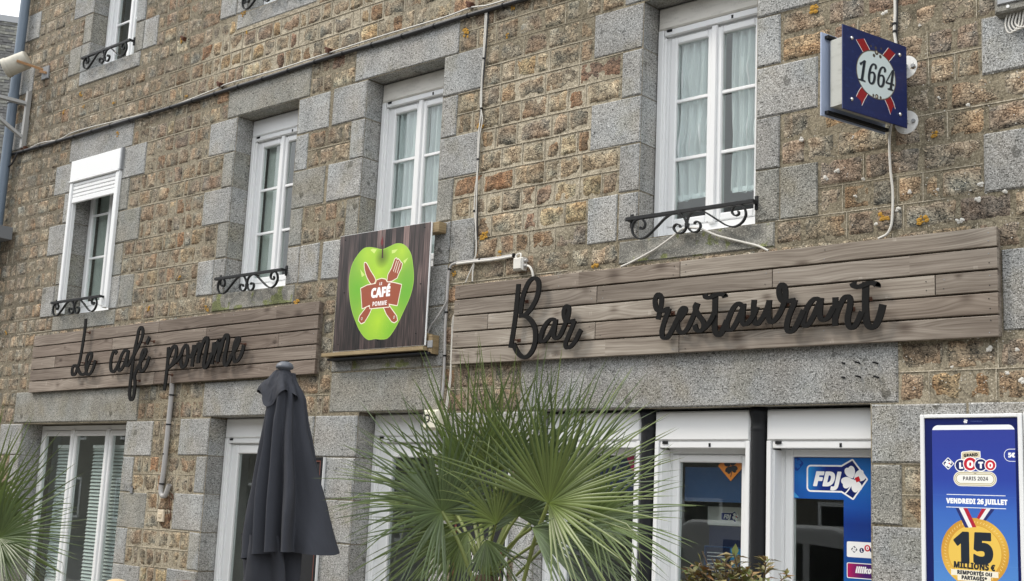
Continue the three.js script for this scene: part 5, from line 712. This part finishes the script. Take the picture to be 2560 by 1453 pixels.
  const gp = wallZ(2, 575, 0.2), hp = thing('gutter_end', 'dark zinc gutter end and cables at the left edge of the picture', 'gutter', [gp.x - 0.12, gp.y, 0.05]); mesh('trough', box(-0.5, 0.13, -0.1, 0.06, 0, 0.22, 0.03), std({ color: lin(0.16, 0.17, 0.18), roughness: 0.6 }), hp); mesh('rim', bar(V(-0.5, 0.07, 0.22), V(0.14, 0.07, 0.22), 0.03), M.zinc, hp); mesh('cable', tube([V(-0.5, 1.0, 0.02), V(-0.1, 0.9, 0.03), V(0.05, 1.05, 0.02)], 0.012), M.cableBlack, hp);
}
// ---------------------------------------------------------------- lichen
{
  const blob = (x, y, r, z) => { const n = 11, c = []; for (let k = 0; k < n; k++) { const a = k / n * 6.2832, q = r * (0.78 + 0.44 * rnd()); c.push([x + q * Math.cos(a), y + q * 0.85 * Math.sin(a), z - 0.004]); } return quads(c.map((p, k) => [[x, y, z + 0.0006], p, c[(k + 1) % n]])); };
  const P = [[201, 235], [207, 267], [158, 280], [285, 255], [453, 101], [464, 240], [291, 336], [610, 32], [604, 36], [615, 81], [1280, 20], [1162, 74], [1164, 84], [1268, 89], [1201, 316], [13, 833], [514, 769], [517, 773], [447, 695], [369, 772], [1213, 588], [1207, 592], [1246, 636], [1134, 685], [1488, 661], [2301, 554], [2306, 550], [2335, 336], [2211, 539], [2033, 24], [613, 812], [740, 752]];
  const g = []; for (const [u, v] of P) { const p = wallZ(u, v, 0.016), r = rr(0.016, 0.034); for (let k = 0; k < 9; k++) g.push(blob(p.x + rr(-r, r), p.y + rr(-r, r), r * rr(0.15, 0.6), rr(0.014, 0.019))); }
  const a = mesh('orange_lichen', merge(g), std({ color: lin(0.40, 0.22, 0.035), roughness: 1 })); a.userData.kind = 'stuff'; tag(a, 'patches of orange lichen scattered over the stone wall', 'lichen');
  const w = []; for (let k = 0; k < 900; k++) { const x = -2.3 - Math.abs(rr(-1, 1) * rr(0, 1)) * 3.2, y = rr(2.4, 5.2); if (blocks.some(b => x > b[0] && x < b[1] && y > b[2] && y < b[3]) || Object.values(OP).some(b => x > b[0] && x < b[1] && y > b[2] && y < b[3])) continue; const r = rnd() < 0.12 ? rr(0.006, 0.013) : rr(0.002, 0.005); for (let q = 0; q < (r > 0.006 ? 4 : 1); q++) w.push(blob(x + rr(-r, r), y + rr(-r, r), r, rr(0.017, 0.026))); }
  for (let k = 0; k < 260; k++) { const x = rr(-15.6, -12), y = rr(2.6, 8); if (blocks.some(b => x > b[0] && x < b[1] && y > b[2] && y < b[3]) || Object.values(OP).some(b => x > b[0] && x < b[1] && y > b[2] && y < b[3])) continue; w.push(blob(x, y, rr(0.004, 0.009), rr(0.014, 0.02))); }
  const b = mesh('white_lichen', merge(w), std({ color: lin(0.60, 0.58, 0.53), roughness: 1 })); b.userData.kind = 'stuff'; tag(b, 'small white lichen spots on the brown stones', 'lichen');
}
// ---------------------------------------------------------------- closed parasol
{
  const c0 = wallZ(712, 915, 2.0), base = wallZ(735, 1400, 2.0), X = c0.x, top = c0.y, u = thing('closed_parasol', 'closed dark grey parasol with hanging folds in front of the glass door', 'parasol', [X, GY, 2.0]);
  const rt = V(AX[0][0], 0, AX[0][2]).normalize(), cloth = std({ color: lin(0.036, 0.039, 0.049), roughness: 0.95, side: THREE.DoubleSide, bumpMap: tex(256, 256, (i, j) => { const v = 128 + 60 * (hash(i, j, 3) - 0.5) + ((i + j) % 2) * 40; return [v, v, v]; }, false, [30, 30]), bumpScale: 0.0006 });
  function skirt(yT, yB, prof, amp, folds, seed, dx, hem, nt = 320, nv = 80) {
    const P = [], I = [], U = [];
    for (let j = 0; j <= nv; j++) for (let i = 0; i <= nt; i++) {
      const v = j / nv, t = i / nt * 6.2832, R = prof(v), f = folds, w = t + 0.5 * v * Math.sin(t * 2 + seed) + 0.25 * (noise(i / nt * 6, v * 3, 6, seed) - 0.5);
      const s = Math.sin(f * w + seed), cs = Math.cos(f * w + seed), ridge = Math.sign(cs) * Math.pow(Math.abs(cs), 0.75), r = R * (1 + amp(v) * ridge * (0.7 + 0.6 * noise(i / nt * f, 1.5, f, seed + 4))) + 0.022 * (fbm(i / nt * 22, v * 5, 22, 4, seed + 5) - 0.5), lobe = hem(t) * v;
      const cx = dx(v), a = Math.cos(t) * r, b = Math.sin(t) * r * 0.85; P.push(rt.x * (a + cx) - rt.z * b, lerp(yT, yB, v) - lobe - (GY), rt.z * (a + cx) + rt.x * b); U.push(i / nt * 3, v * 2);
    }
    for (let j = 0; j < nv; j++) for (let i = 0; i < nt; i++) { const a = j * (nt + 1) + i, b = a + nt + 1; I.push(a, a + 1, b, a + 1, b + 1, b); }
    const g = new THREE.BufferGeometry(); g.setAttribute('position', new THREE.Float32BufferAttribute(P, 3)); g.setAttribute('uv', new THREE.Float32BufferAttribute(U, 2)); g.setIndex(I); g.computeVertexNormals(); return g;
  }
  const H = 1.28; // length of the hanging cloth
  const profile = v => lerp(0.05, 0.112, sst(0, 0.16, v)) + lerp(0, 0.125, Math.pow(clamp((v - 0.12) / 0.88, 0, 1), 1.2));
  mesh('canopy', skirt(top - 0.05, top - H, profile, v => 0.17 + 0.22 * sst(0.05, 0.8, v), 9, 2.1, v => 0.02 + 0.125 * Math.pow(v, 1.4), t => 0.035 * Math.sin(t * 2 + 0.6) - 0.05 * Math.cos(t)), cloth, u);
  mesh('vent_cap', skirt(top - 0.03, top - 0.235, v => lerp(0.045, 0.14, Math.pow(v, 0.8)), v => 0.05 + 0.26 * v, 5, 4.2, v => -0.01, t => 0.06 * Math.sin(t * 3 + 1.2), 120, 20), cloth, u);
  mesh('lower_cloth', skirt(top - H + 0.12, top - H - 0.55, v => lerp(0.16, 0.14, v), v => 0.34, 6, 5.5, v => 0.03 * v, t => 0.05 * Math.sin(t * 3), 140, 26), cloth, u);
  mesh('top_cap', lathe([[0.001, 0.03], [0.03, 0.028], [0.055, 0.012], [0.062, -0.006], [0.060, -0.02], [0.034, -0.03], [0.03, -0.05], [0.001, -0.05]], 22).translate(0, top - GY, 0), std({ color: lin(0.10, 0.11, 0.13), roughness: 0.45 }), u);
  mesh('pole', new THREE.CylinderGeometry(0.024, 0.024, top - GY - 0.06, 14).translate(0, (top - GY) / 2, 0), M.zinc, u); mesh('base', lathe([[0.001, 0], [0.28, 0], [0.28, 0.05], [0.06, 0.09], [0.04, 0.25], [0.001, 0.25]], 26), M.dark, u);
}
// ---------------------------------------------------------------- fan palms in pots
const leafMats = [[0.085, 0.125, 0.034], [0.070, 0.105, 0.036], [0.104, 0.142, 0.040], [0.074, 0.108, 0.046]].map(c => new THREE.MeshPhysicalMaterial({ color: lin(...c).multiplyScalar(1.22), roughness: 0.38, transmission: 0.18, thickness: 0, side: THREE.DoubleSide, vertexColors: true, specularIntensity: 0.9 }));
const petMat = std({ color: lin(0.16, 0.19, 0.05), roughness: 0.5 });
function frond(hub, up, norm, R, o = {}) { // fan blade of pleated segments; up = direction away from the stalk
  const { n = 38, span = 2.7, droop = 0.35, split = 0.30, cup = 0.45, seed = 1 } = o, x = V().crossVectors(up, norm).normalize(), P = [], I = [], C = [], q = (a, b) => hash(a, b, seed), N = 9;
  const nn = norm.clone();
  for (let k = 0; k < n; k++) {
    const a = ((k + 0.5) / n - 0.5) * span, jit = 0.10 * (q(k, 1) - 0.5), len = R * (0.80 + 0.30 * Math.cos(a * 0.62)) * (0.84 + 0.3 * q(k, 2)), da = span / n / 2, wmax = Math.tan(da) * split * R * 1.05, bend = droop * (0.5 + 1.1 * q(k, 3)) * (q(k, 4) > 0.94 ? 3 : 1), tone = 0.78 + 0.5 * q(k, 5), off = 0.22 * (q(k, 6) - 0.5), brk = q(k, 7) > 0.90 ? 0.6 + 0.3 * q(k, 8) : 2;
    const cf = Math.cos(cup), d = up.clone().multiplyScalar(Math.cos(a)).addScaledVector(x, -Math.sin(a) * cf).addScaledVector(norm, Math.abs(Math.sin(a)) * Math.sin(cup) + 0.10 * (q(k, 9) - 0.5)).normalize(), t1 = up.clone().multiplyScalar(Math.sin(a)).addScaledVector(x, Math.cos(a)), b0 = P.length / 3;
    for (let i = 0; i <= N; i++) {
      const t = i / N, s = t * len, w = t < split ? Math.tan(da) * s * 1.10 + 0.0008 : wmax * (1.0 - 0.30 * sst(split, split + 0.25, t)) * Math.pow(1 - (t - split) / (1 - split), 0.62), c = hub.clone().addScaledVector(d, s).addScaledVector(nn, 0.12 * s * (1 - t) + off * sst(split * 0.7, 1, t) * R); c.addScaledVector(t1, jit * s * sst(split * 0.8, 1, t)); c.y -= bend * R * t * t * 0.42; if (t > brk) { c.y -= (t - brk) * len * 1.1; c.addScaledVector(d, -(t - brk) * len * 0.7); }
      const fold = w * 0.55, L = c.clone().addScaledVector(t1, -w), Rr = c.clone().addScaledVector(t1, w); c.addScaledVector(nn, fold); P.push(...L.toArray(), ...c.toArray(), ...Rr.toArray());
      const tip = t > 0.93 ? [1.3, 1.1, 0.9] : [1, 1, 1], cen = lerp(1.35, 1, sst(0, 0.15, t)); for (let m = 0; m < 3; m++) C.push(tone * tip[0] * cen * (m === 1 ? 1.1 : 1), tone * tip[1] * cen, tone * tip[2]);
    }
    for (let i = 0; i < N; i++) for (const m of [0, 1]) { const p = b0 + i * 3 + m; I.push(p, p + 1, p + 4, p, p + 4, p + 3); }
  }
  const g = new THREE.BufferGeometry(); g.setAttribute('position', new THREE.Float32BufferAttribute(P, 3)); g.setAttribute('color', new THREE.Float32BufferAttribute(C, 3)); g.setIndex(I); g.computeVertexNormals(); return g;
}
const camR = V(AX[0][0], AX[0][1], AX[0][2]), camU = V(-AX[1][0], -AX[1][1], -AX[1][2]), camF = V(...AX[2]);
function palm(label, base, list, z0, kR, cy) { // list: hub u, v, depth offset, direction of the fan (degrees, 90 is up), radius in photo pixels, tilt of its face, options
  const root = wallZ(base[0], base[1], z0), p = thing('fan_palm', label, 'palm', [root.x, GY, root.z]);
  const cr = V(root.x, cy, root.z), loc = v => v.clone().sub(p.position);
  list.forEach(([u, v, dz, ang, rad, tx, ty, o = {}], k) => {
    const hub = wallZ(u, v, z0 + dz), depth = hub.clone().sub(EYE).dot(camF), R = rad * depth / FOCAL, a = ang * Math.PI / 180, up = camR.clone().multiplyScalar(Math.cos(a)).addScaledVector(camU, Math.sin(a)), n = camF.clone().negate().addScaledVector(camR, tx).addScaledVector(camU, ty).normalize(); n.addScaledVector(up, -n.dot(up)).normalize(); if (o.lean) { up.addScaledVector(camF, o.lean).normalize(); n.addScaledVector(up, -n.dot(up)).normalize(); }
    const fr = mesh('frond', frond(loc(hub), up, n, R, { seed: k * 17 + 5 + Math.round(base[0]), ...o }), leafMats[k % 4], p);
    const st = o.from ? wallZ(...o.from, z0 + dz * 0.5) : cr.clone(), m = st.clone().lerp(hub, 0.55).addScaledVector(camU, 0.03); mesh('petiole', tube([loc(st), loc(m), loc(hub)], 0.0085 * (R / 0.55), 16, 7), petMat, fr);
  });
  const tr = lathe([[0.001, 0.25], [0.12, 0.25], [0.10, 0.6], [0.085, cy - GY - 0.15], [0.05, cy - GY + 0.02], [0.001, cy - GY + 0.03]], 16); mesh('trunk', tr, std({ color: lin(0.11, 0.075, 0.045), roughness: 1, bumpMap: stoneBump, bumpScale: 0.02 }), p);
  const pot = thing('planter', label.includes('left') ? 'round grey planter of the palm at the left edge' : 'round grey planter of the palm before the shopfront', 'planter', [root.x, GY, root.z]); mesh('tub', lathe([[0.001, 0], [0.24, 0], [0.30, 0.5], [0.32, 0.5], [0.32, 0.53], [0.285, 0.53], [0.28, 0.44], [0.001, 0.44]], 30), std({ color: lin(0.12, 0.12, 0.12), roughness: 0.8 }), pot); mesh('soil', new THREE.CylinderGeometry(0.275, 0.275, 0.03, 26).translate(0, 0.45, 0), std({ color: lin(0.03, 0.022, 0.016), roughness: 1 }), pot);
}
palm('large green fan palm in front of the shopfront', [1212, 1500], [
  [1160, 1200, -0.22, 104, 320, 0.3, 0.5, { span: 2.7, droop: 0.1, n: 34, cup: 0.7 }], [1335, 1210, -0.26, 74, 310, -0.4, 0.5, { span: 2.5, droop: 0.08, n: 32, cup: 0.7 }], [1245, 1180, -0.36, 92, 300, 0.2, 0.8, { span: 2.2, droop: 0.05, n: 28, cup: 0.8 }],
  [1295, 1290, 0.02, 90, 210, 0.1, 0.9, { span: 4.0, droop: 0.2, n: 34, cup: 0.5 }], [1475, 1295, -0.10, -4, 250, -0.3, 0.7, { span: 3.2, droop: 0.25, n: 32, cup: 0.6, from: [1290, 1440] }], [1430, 1325, 0.0, -36, 250, 0.3, 0.7, { span: 2.0, droop: 0.4, n: 22, cup: 0.5 }],
  [1372, 1258, 0.06, 44, 350, -0.35, 0.3, { span: 4.1, droop: 0.12, n: 48, cup: 0.55, from: [1305, 1470] }],
  [1105, 1280, 0.10, 124, 310, 0.45, 0.35, { span: 4.7, droop: 0.2, n: 52, cup: 0.55, from: [1190, 1470] }],
  [1140, 1320, -0.02, 212, 250, 0.5, 0.6, { span: 2.0, droop: 0.45, n: 22, cup: 0.5 }], [1215, 1350, 0.12, -75, 160, 0, 0.6, { span: 2.2, droop: 0.5, n: 18 }],
  [1200, 1300, -0.4, 150, 330, 0.5, 0.6, { span: 2.0, droop: 0.2, n: 24, cup: 0.6 }], [1290, 1270, -0.4, 28, 370, -0.5, 0.6, { span: 1.8, droop: 0.2, n: 22, cup: 0.6 }],
  [1120, 1250, -0.3, 168, 280, 0.6, 0.5, { span: 1.9, droop: 0.45, n: 22, cup: 0.7 }], [1400, 1240, -0.3, 60, 330, -0.5, 0.4, { span: 2.0, droop: 0.1, n: 24, cup: 0.8 }], [1240, 1310, 0.16, 120, 230, 0.3, 0.8, { span: 2.6, droop: 0.5, n: 26, cup: 0.7 }], [1330, 1320, 0.14, -30, 260, -0.3, 0.8, { span: 2.0, droop: 0.6, n: 22, cup: 0.6 }], [1170, 1330, 0.0, 235, 220, 0.3, 0.6, { span: 1.8, droop: 0.6, n: 20, cup: 0.6 }]], 3.4, 1, 1.29);
palm('green fan palm cut off by the left edge of the picture', [-60, 1460], [
  [-22, 1322, 0.0, 58, 262, 0.2, 0.3, { span: 4.0, droop: 0.05, n: 42 }], [-4, 1345, 0.08, 18, 225, 0.1, 0.4, { span: 3.0, droop: 0.15, n: 32 }], [-38, 1255, -0.15, 72, 225, 0, 0.4, { span: 3.0, droop: 0.05, n: 28 }], [-5, 1365, 0.1, -45, 120, 0, 0.5, { span: 2.2, droop: 0.4, n: 18 }], [-90, 1330, 0, 130, 200, 0.2, 0.3, { span: 4.2, droop: 0.3, n: 36 }]], 3.4, 1, 1.2);
// ---------------------------------------------------------------- small shrub with bronze leaves
{
  const z = 2.6, c = wallZ(1830, 1560, z), s = thing('bronze_shrub', 'small shrub with bronze green leaves at the foot of the shop window', 'shrub', [c.x, GY, z]), P = [], C = [], stems = [];
  const leaf = (p, d, L, col) => { const sd = V().crossVectors(d, V(rr(-0.3, 0.3), 1, rr(-0.3, 0.3))).normalize(), m = p.clone().addScaledVector(d, L * 0.45), t = p.clone().addScaledVector(d, L).add(V(0, -L * 0.18, 0)), w = L * 0.2, up = V().crossVectors(sd, d).multiplyScalar(w * 0.3); const a = m.clone().addScaledVector(sd, w).add(up), b = m.clone().addScaledVector(sd, -w).add(up); for (const tri of [[p, a, m], [p, m, b], [a, t, m], [m, t, b]]) for (const v of tri) { P.push(v.x - c.x, v.y - GY, v.z - z); C.push(...col); } };
  const pal = [[0.22, 0.18, 0.055], [0.17, 0.16, 0.05], [0.27, 0.20, 0.075], [0.20, 0.13, 0.05], [0.14, 0.15, 0.045]];
  const tips = [[1752, 1405], [1735, 1430], [1725, 1418], [1780, 1440], [1815, 1400], [1835, 1385], [1800, 1420], [1850, 1410], [1870, 1425], [1845, 1440], [1895, 1440], [1880, 1450], [1922, 1400], [1915, 1412], [1968, 1438], [1810, 1445], [1740, 1450], [1860, 1448], [1715, 1440], [1830, 1425], [1728, 1435], [1745, 1420], [1790, 1430], [1825, 1408], [1838, 1432], [1880, 1435], [1770, 1448], [1800, 1450]];
  tips.forEach(([u, v], k) => { const t = wallZ(u, v, z + rr(-0.12, 0.12)), b = V(c.x + rr(-0.12, 0.12), 0.95, z + rr(-0.05, 0.05)); stems.push(tube([b, b.clone().lerp(t, 0.5).add(V(rr(-0.02, 0.02), 0.04, 0)), t], 0.0028, 10, 5).translate(-c.x, -GY, -z)); for (let m = 0; m < 20; m++) { const f = rr(0.72, 1.02), p = b.clone().lerp(t, f), d = V(rr(-1, 1), rr(-0.1, 0.7), rr(-1, 1)).normalize(); leaf(p, d, rr(0.042, 0.08), pal[Math.floor(rnd() * 5)].map(q => q * rr(0.8, 1.25))); } });
  for (const [u, v] of [[1756, 1378], [1779, 1395]]) stems.push(tube([V(c.x - 0.05, 1.1, z), wallZ(u + 15, v + 40, z), wallZ(u, v, z)], 0.0028, 10, 5).translate(-c.x, -GY, -z));
  const g = new THREE.BufferGeometry(); g.setAttribute('position', new THREE.Float32BufferAttribute(P, 3)); g.setAttribute('color', new THREE.Float32BufferAttribute(C, 3)); g.computeVertexNormals();
  const lv = mesh('foliage', g, new THREE.MeshPhysicalMaterial({ vertexColors: true, roughness: 0.55, side: THREE.DoubleSide, transmission: 0.2, thickness: 0 }), s); lv.userData.kind = 'stuff'; const sm = mesh('stems', merge(stems), std({ color: lin(0.10, 0.07, 0.04), roughness: 0.9 }), s); sm.userData.kind = 'stuff';
  mesh('stem_base', merge([tube([V(0, 0.3, 0), V(0.02, 0.8, 0), V(0, 1.2, 0)], 0.012, 10, 7)]), std({ color: lin(0.09, 0.06, 0.04), roughness: 0.9 }), s);
  const pot = thing('planter', 'low dark planter trough holding the bronze shrub', 'planter', [c.x, GY, z]); mesh('trough', merge([box(-0.5, 0.5, 0, 0.5, -0.2, -0.18, 0), box(-0.5, 0.5, 0, 0.5, 0.18, 0.2, 0.004), box(-0.5, -0.48, 0, 0.5, -0.18, 0.18, 0), box(0.48, 0.5, 0, 0.5, -0.18, 0.18, 0), box(-0.48, 0.48, 0, 0.44, -0.18, 0.18, 0)]), std({ color: lin(0.07, 0.065, 0.06), roughness: 0.8 }), pot);
}
// ---------------------------------------------------------------- across the street: what the panes mirror
{
  const van = thing('white_van', 'white van parked across the street, mirrored in the shop window', 'van', [-8.9, GY - 0.12, 9.6]);
  const white = new THREE.MeshPhysicalMaterial({ color: lin(0.74, 0.75, 0.76), roughness: 0.35, clearcoat: 0.6, clearcoatRoughness: 0.1 }), sh = new THREE.Shape(); [[-2.2, 0.35], [2.15, 0.35], [2.25, 0.55], [2.2, 0.86], [1.45, 1.02], [0.72, 1.68], [0.4, 1.78], [-2.0, 1.8], [-2.2, 1.7]].forEach((p, i) => i ? sh.lineTo(...p) : sh.moveTo(...p));
  mesh('body', new THREE.ExtrudeGeometry(sh, { depth: 1.62, bevelEnabled: true, bevelSize: 0.08, bevelThickness: 0.08, bevelSegments: 3 }).translate(0, 0, -0.81), white, van);
  for (const sgn of [-1, 1]) { const wn = new THREE.Shape(); [[0.05, 1.08], [1.2, 1.06], [0.66, 1.55], [0.05, 1.60]].forEach((p, i) => i ? wn.lineTo(...p) : wn.moveTo(...p)); mesh('side_window', new THREE.ExtrudeGeometry(wn, { depth: 0.012, bevelEnabled: false }).translate(0, 0, sgn > 0 ? 0.885 : -0.897), M.dark, van); const w2 = new THREE.Shape(); [[-1.4, 1.1], [-0.06, 1.08], [-0.06, 1.6], [-1.4, 1.6]].forEach((p, i) => i ? w2.lineTo(...p) : w2.moveTo(...p)); mesh('side_window', new THREE.ExtrudeGeometry(w2, { depth: 0.012, bevelEnabled: false }).translate(0, 0, sgn > 0 ? 0.885 : -0.897), M.dark, van); for (const x of [-1.45, 1.4]) { const wh = sub('wheel', van); wh.position.set(x, 0.32, sgn * 0.82); mesh('tyre', new THREE.TorusGeometry(0.24, 0.085, 12, 26), M.dark, wh); mesh('rim', new THREE.CylinderGeometry(0.19, 0.19, 0.1, 20).rotateX(Math.PI / 2), M.zinc, wh); } mesh('headlight', box(2.1, 2.27, 0.68, 0.84, sgn * 0.6 - 0.14, sgn * 0.6 + 0.14, 0.02), M.pvc, van); }
  const oh = thing('opposite_house', 'pale rendered house across the street, mirrored in the lower windows', 'house', [-30, GY - 0.12, 17]); // stands behind the camera
  const rend = std({ color: lin(0.26, 0.25, 0.225), roughness: 0.95, map: mortMap }), tr = std({ color: lin(0.12, 0.12, 0.13), roughness: 0.8 });
  mesh('wall', box(-34, 34, 0, 7.0, 0, 8, 0), rend, oh); mesh('roof', quads([[[34, 7.0, -0.3], [-34, 7.0, -0.3], [-34, 10.4, 4], [34, 10.4, 4]], [[-34, 7.0, 8.3], [34, 7.0, 8.3], [34, 10.4, 4], [-34, 10.4, 4]], [[34, 7.0, 8.3], [34, 7.0, -0.3], [34, 10.4, 4]], [[-34, 7.0, -0.3], [-34, 7.0, 8.3], [-34, 10.4, 4]]]), tr, oh);
  for (let k = 0; k < 19; k++) for (const y of [0.9, 3.8]) { const w = sub('window', oh); w.position.set(-31.5 + k * 3.5, y, 0); mesh('frame', box(-0.55, 0.55, -0.05, 1.45, -0.03, 0.0, 0.002), M.pvc, w); mesh('pane', box(-0.46, 0.46, 0.04, 1.36, -0.04, -0.031, 0), M.dark, w); }
}
// ---------------------------------------------------------------- two people sitting on the terrace, the tops of their heads reach into the picture
function body(list, res, c, half) { // list: [a, b, ra, rb] tapered limbs joined smoothly
  const mc = new MarchingCubes(res, new THREE.MeshStandardMaterial(), false, false, 90000); mc.isolation = 0;
  const L = list.map(([a, b, ra, rb]) => [V(...a), V(...b), ra, rb]), p = V(), ab = V(), ap = V();
  for (let k = 0; k < res; k++) for (let j = 0; j < res; j++) for (let i = 0; i < res; i++) {
    p.set(((i - res / 2) / (res / 2)) * half + c[0], ((j - res / 2) / (res / 2)) * half + c[1], ((k - res / 2) / (res / 2)) * half + c[2]); let s = 0;
    for (const [a, b, ra, rb] of L) { ab.subVectors(b, a); ap.subVectors(p, a); const t = clamp(ap.dot(ab) / Math.max(1e-9, ab.lengthSq()), 0, 1), d = ap.addScaledVector(ab, -t).length() - lerp(ra, rb, t); s += Math.exp(-d * 55); }
    mc.field[i + j * res + k * res * res] = Math.log(Math.max(s, 1e-30)) / 55;
  }
  mc.update(); const n = mc.count, g = new THREE.BufferGeometry(), pos = new Float32Array(n * 3); for (let i = 0; i < n * 3; i += 3) for (let q = 0; q < 3; q++) pos[i + q] = mc.positionArray[i + q] * half + c[q];
  g.setAttribute('position', new THREE.BufferAttribute(pos, 3)); g.setAttribute('normal', new THREE.BufferAttribute(new Float32Array(mc.normalArray.slice(0, n * 3)), 3)); return g;
}
{
  const limbs = []; for (const s of [-1, 1]) { limbs.push([[0.17 * s, 1.04, 0], [0.22 * s, 0.78, 0.06], 0.055, 0.045], [[0.22 * s, 0.78, 0.06], [0.14 * s, 0.76, 0.30], 0.043, 0.030], [[0.14 * s, 0.76, 0.30], [0.12 * s, 0.755, 0.37], 0.032, 0.034], [[0.09 * s, 0.55, 0.02], [0.10 * s, 0.55, 0.44], 0.085, 0.062], [[0.10 * s, 0.55, 0.44], [0.10 * s, 0.10, 0.44], 0.058, 0.042], [[0.10 * s, 0.06, 0.42], [0.10 * s, 0.05, 0.60], 0.042, 0.035]); for (let f = 0; f < 4; f++) limbs.push([[(0.095 + 0.018 * f) * s, 0.755, 0.385], [(0.095 + 0.018 * f) * s, 0.735, 0.44 + 0.012 * (f % 3)], 0.009, 0.007]); limbs.push([[0.09 * s, 0.755, 0.36], [0.07 * s, 0.75, 0.395], 0.011, 0.008]); }
  limbs.push([[0, 0.56, -0.01], [0, 0.98, 0], 0.125, 0.12], [[-0.13, 1.03, 0], [0.13, 1.03, 0], 0.07, 0.07], [[0, 1.06, 0], [0, 1.17, 0.01], 0.05, 0.048]);
  const bodyG = body(limbs, 96, [0, 0.6, 0.22], 0.72), headG = body([[[0, 1.30, 0.012], [0, 1.245, 0.03], 0.088, 0.062], [[0, 1.245, 0.105], [0, 1.265, 0.105], 0.012, 0.008], [[0.085, 1.275, 0.01], [0.088, 1.29, 0.005], 0.012, 0.014], [[-0.085, 1.275, 0.01], [-0.088, 1.29, 0.005], 0.012, 0.014], [[0, 1.15, 0.01], [0, 1.22, 0.015], 0.046, 0.05]], 64, [0, 1.27, 0.02], 0.19);
  const hairG = body([[[0, 1.31, -0.012], [0, 1.30, -0.02], 0.099, 0.098], [[0, 1.26, -0.045], [0, 1.14, -0.06], 0.075, 0.055]], 56, [0, 1.25, -0.02], 0.2);
  const people = [[288, 1445, 'person with blonde hair in a cream top sitting at the lower left', lin(0.48, 0.36, 0.20), lin(0.55, 0.50, 0.42), 0.4], [468, 1448, 'person with reddish brown hair in a navy top sitting at the lower left', lin(0.12, 0.042, 0.022), lin(0.03, 0.04, 0.09), -2.4]];
  for (const [u, v, label, hair, cloth, turn] of people) {
    const t = wallZ(u, v, 4.25), p = thing('person', label, 'person', [t.x, t.y - 1.41 - 0.004, 4.25]), dy = t.y - 1.414 - GY; p.rotation.y = turn;
    const skin = std({ color: lin(0.46, 0.28, 0.20), roughness: 0.6 }); mesh('body', merge([bodyG.clone(), headG.clone()]), std({ color: cloth, roughness: 0.9 }), p); mesh('face', headG.clone().scale(1.006, 1.0, 1.01).translate(0, 0.001, 0.0), skin, p); mesh('hair', hairG, std({ color: hair, roughness: 0.6, bumpMap: greyWood, bumpScale: 0.004 }), p);
    for (const s of [-1, 1]) mesh('eye', new THREE.SphereGeometry(0.011, 10, 8).translate(0.032 * s, 1.292, 0.096), M.dark, p); mesh('mouth', new THREE.CapsuleGeometry(0.005, 0.03, 4, 8).rotateZ(Math.PI / 2).translate(0, 1.222, 0.098), std({ color: lin(0.30, 0.10, 0.09), roughness: 0.6 }), p);
    const c = thing('terrace_chair', label.includes('blonde') ? 'dark metal terrace chair under the blonde person' : 'dark metal terrace chair under the brown haired person', 'chair', [t.x, GY, 4.25]); c.rotation.y = turn; const h = 0.46 + dy;
    mesh('seat', box(-0.21, 0.21, h - 0.03, h, -0.18, 0.24, 0.005), M.dark, c); mesh('backrest', box(-0.2, 0.2, h + 0.12, h + 0.42, -0.21, -0.185, 0.004), M.dark, c); for (const [a, b] of [[-0.19, -0.19], [0.19, -0.19], [-0.19, 0.21], [0.19, 0.21]]) mesh('leg', bar(V(a, 0, b), V(a, b < 0 ? h + 0.42 : h - 0.03, b), 0.025), M.dark, c);
  }
}
//@@NEXT
renderer.render(scene, camera);
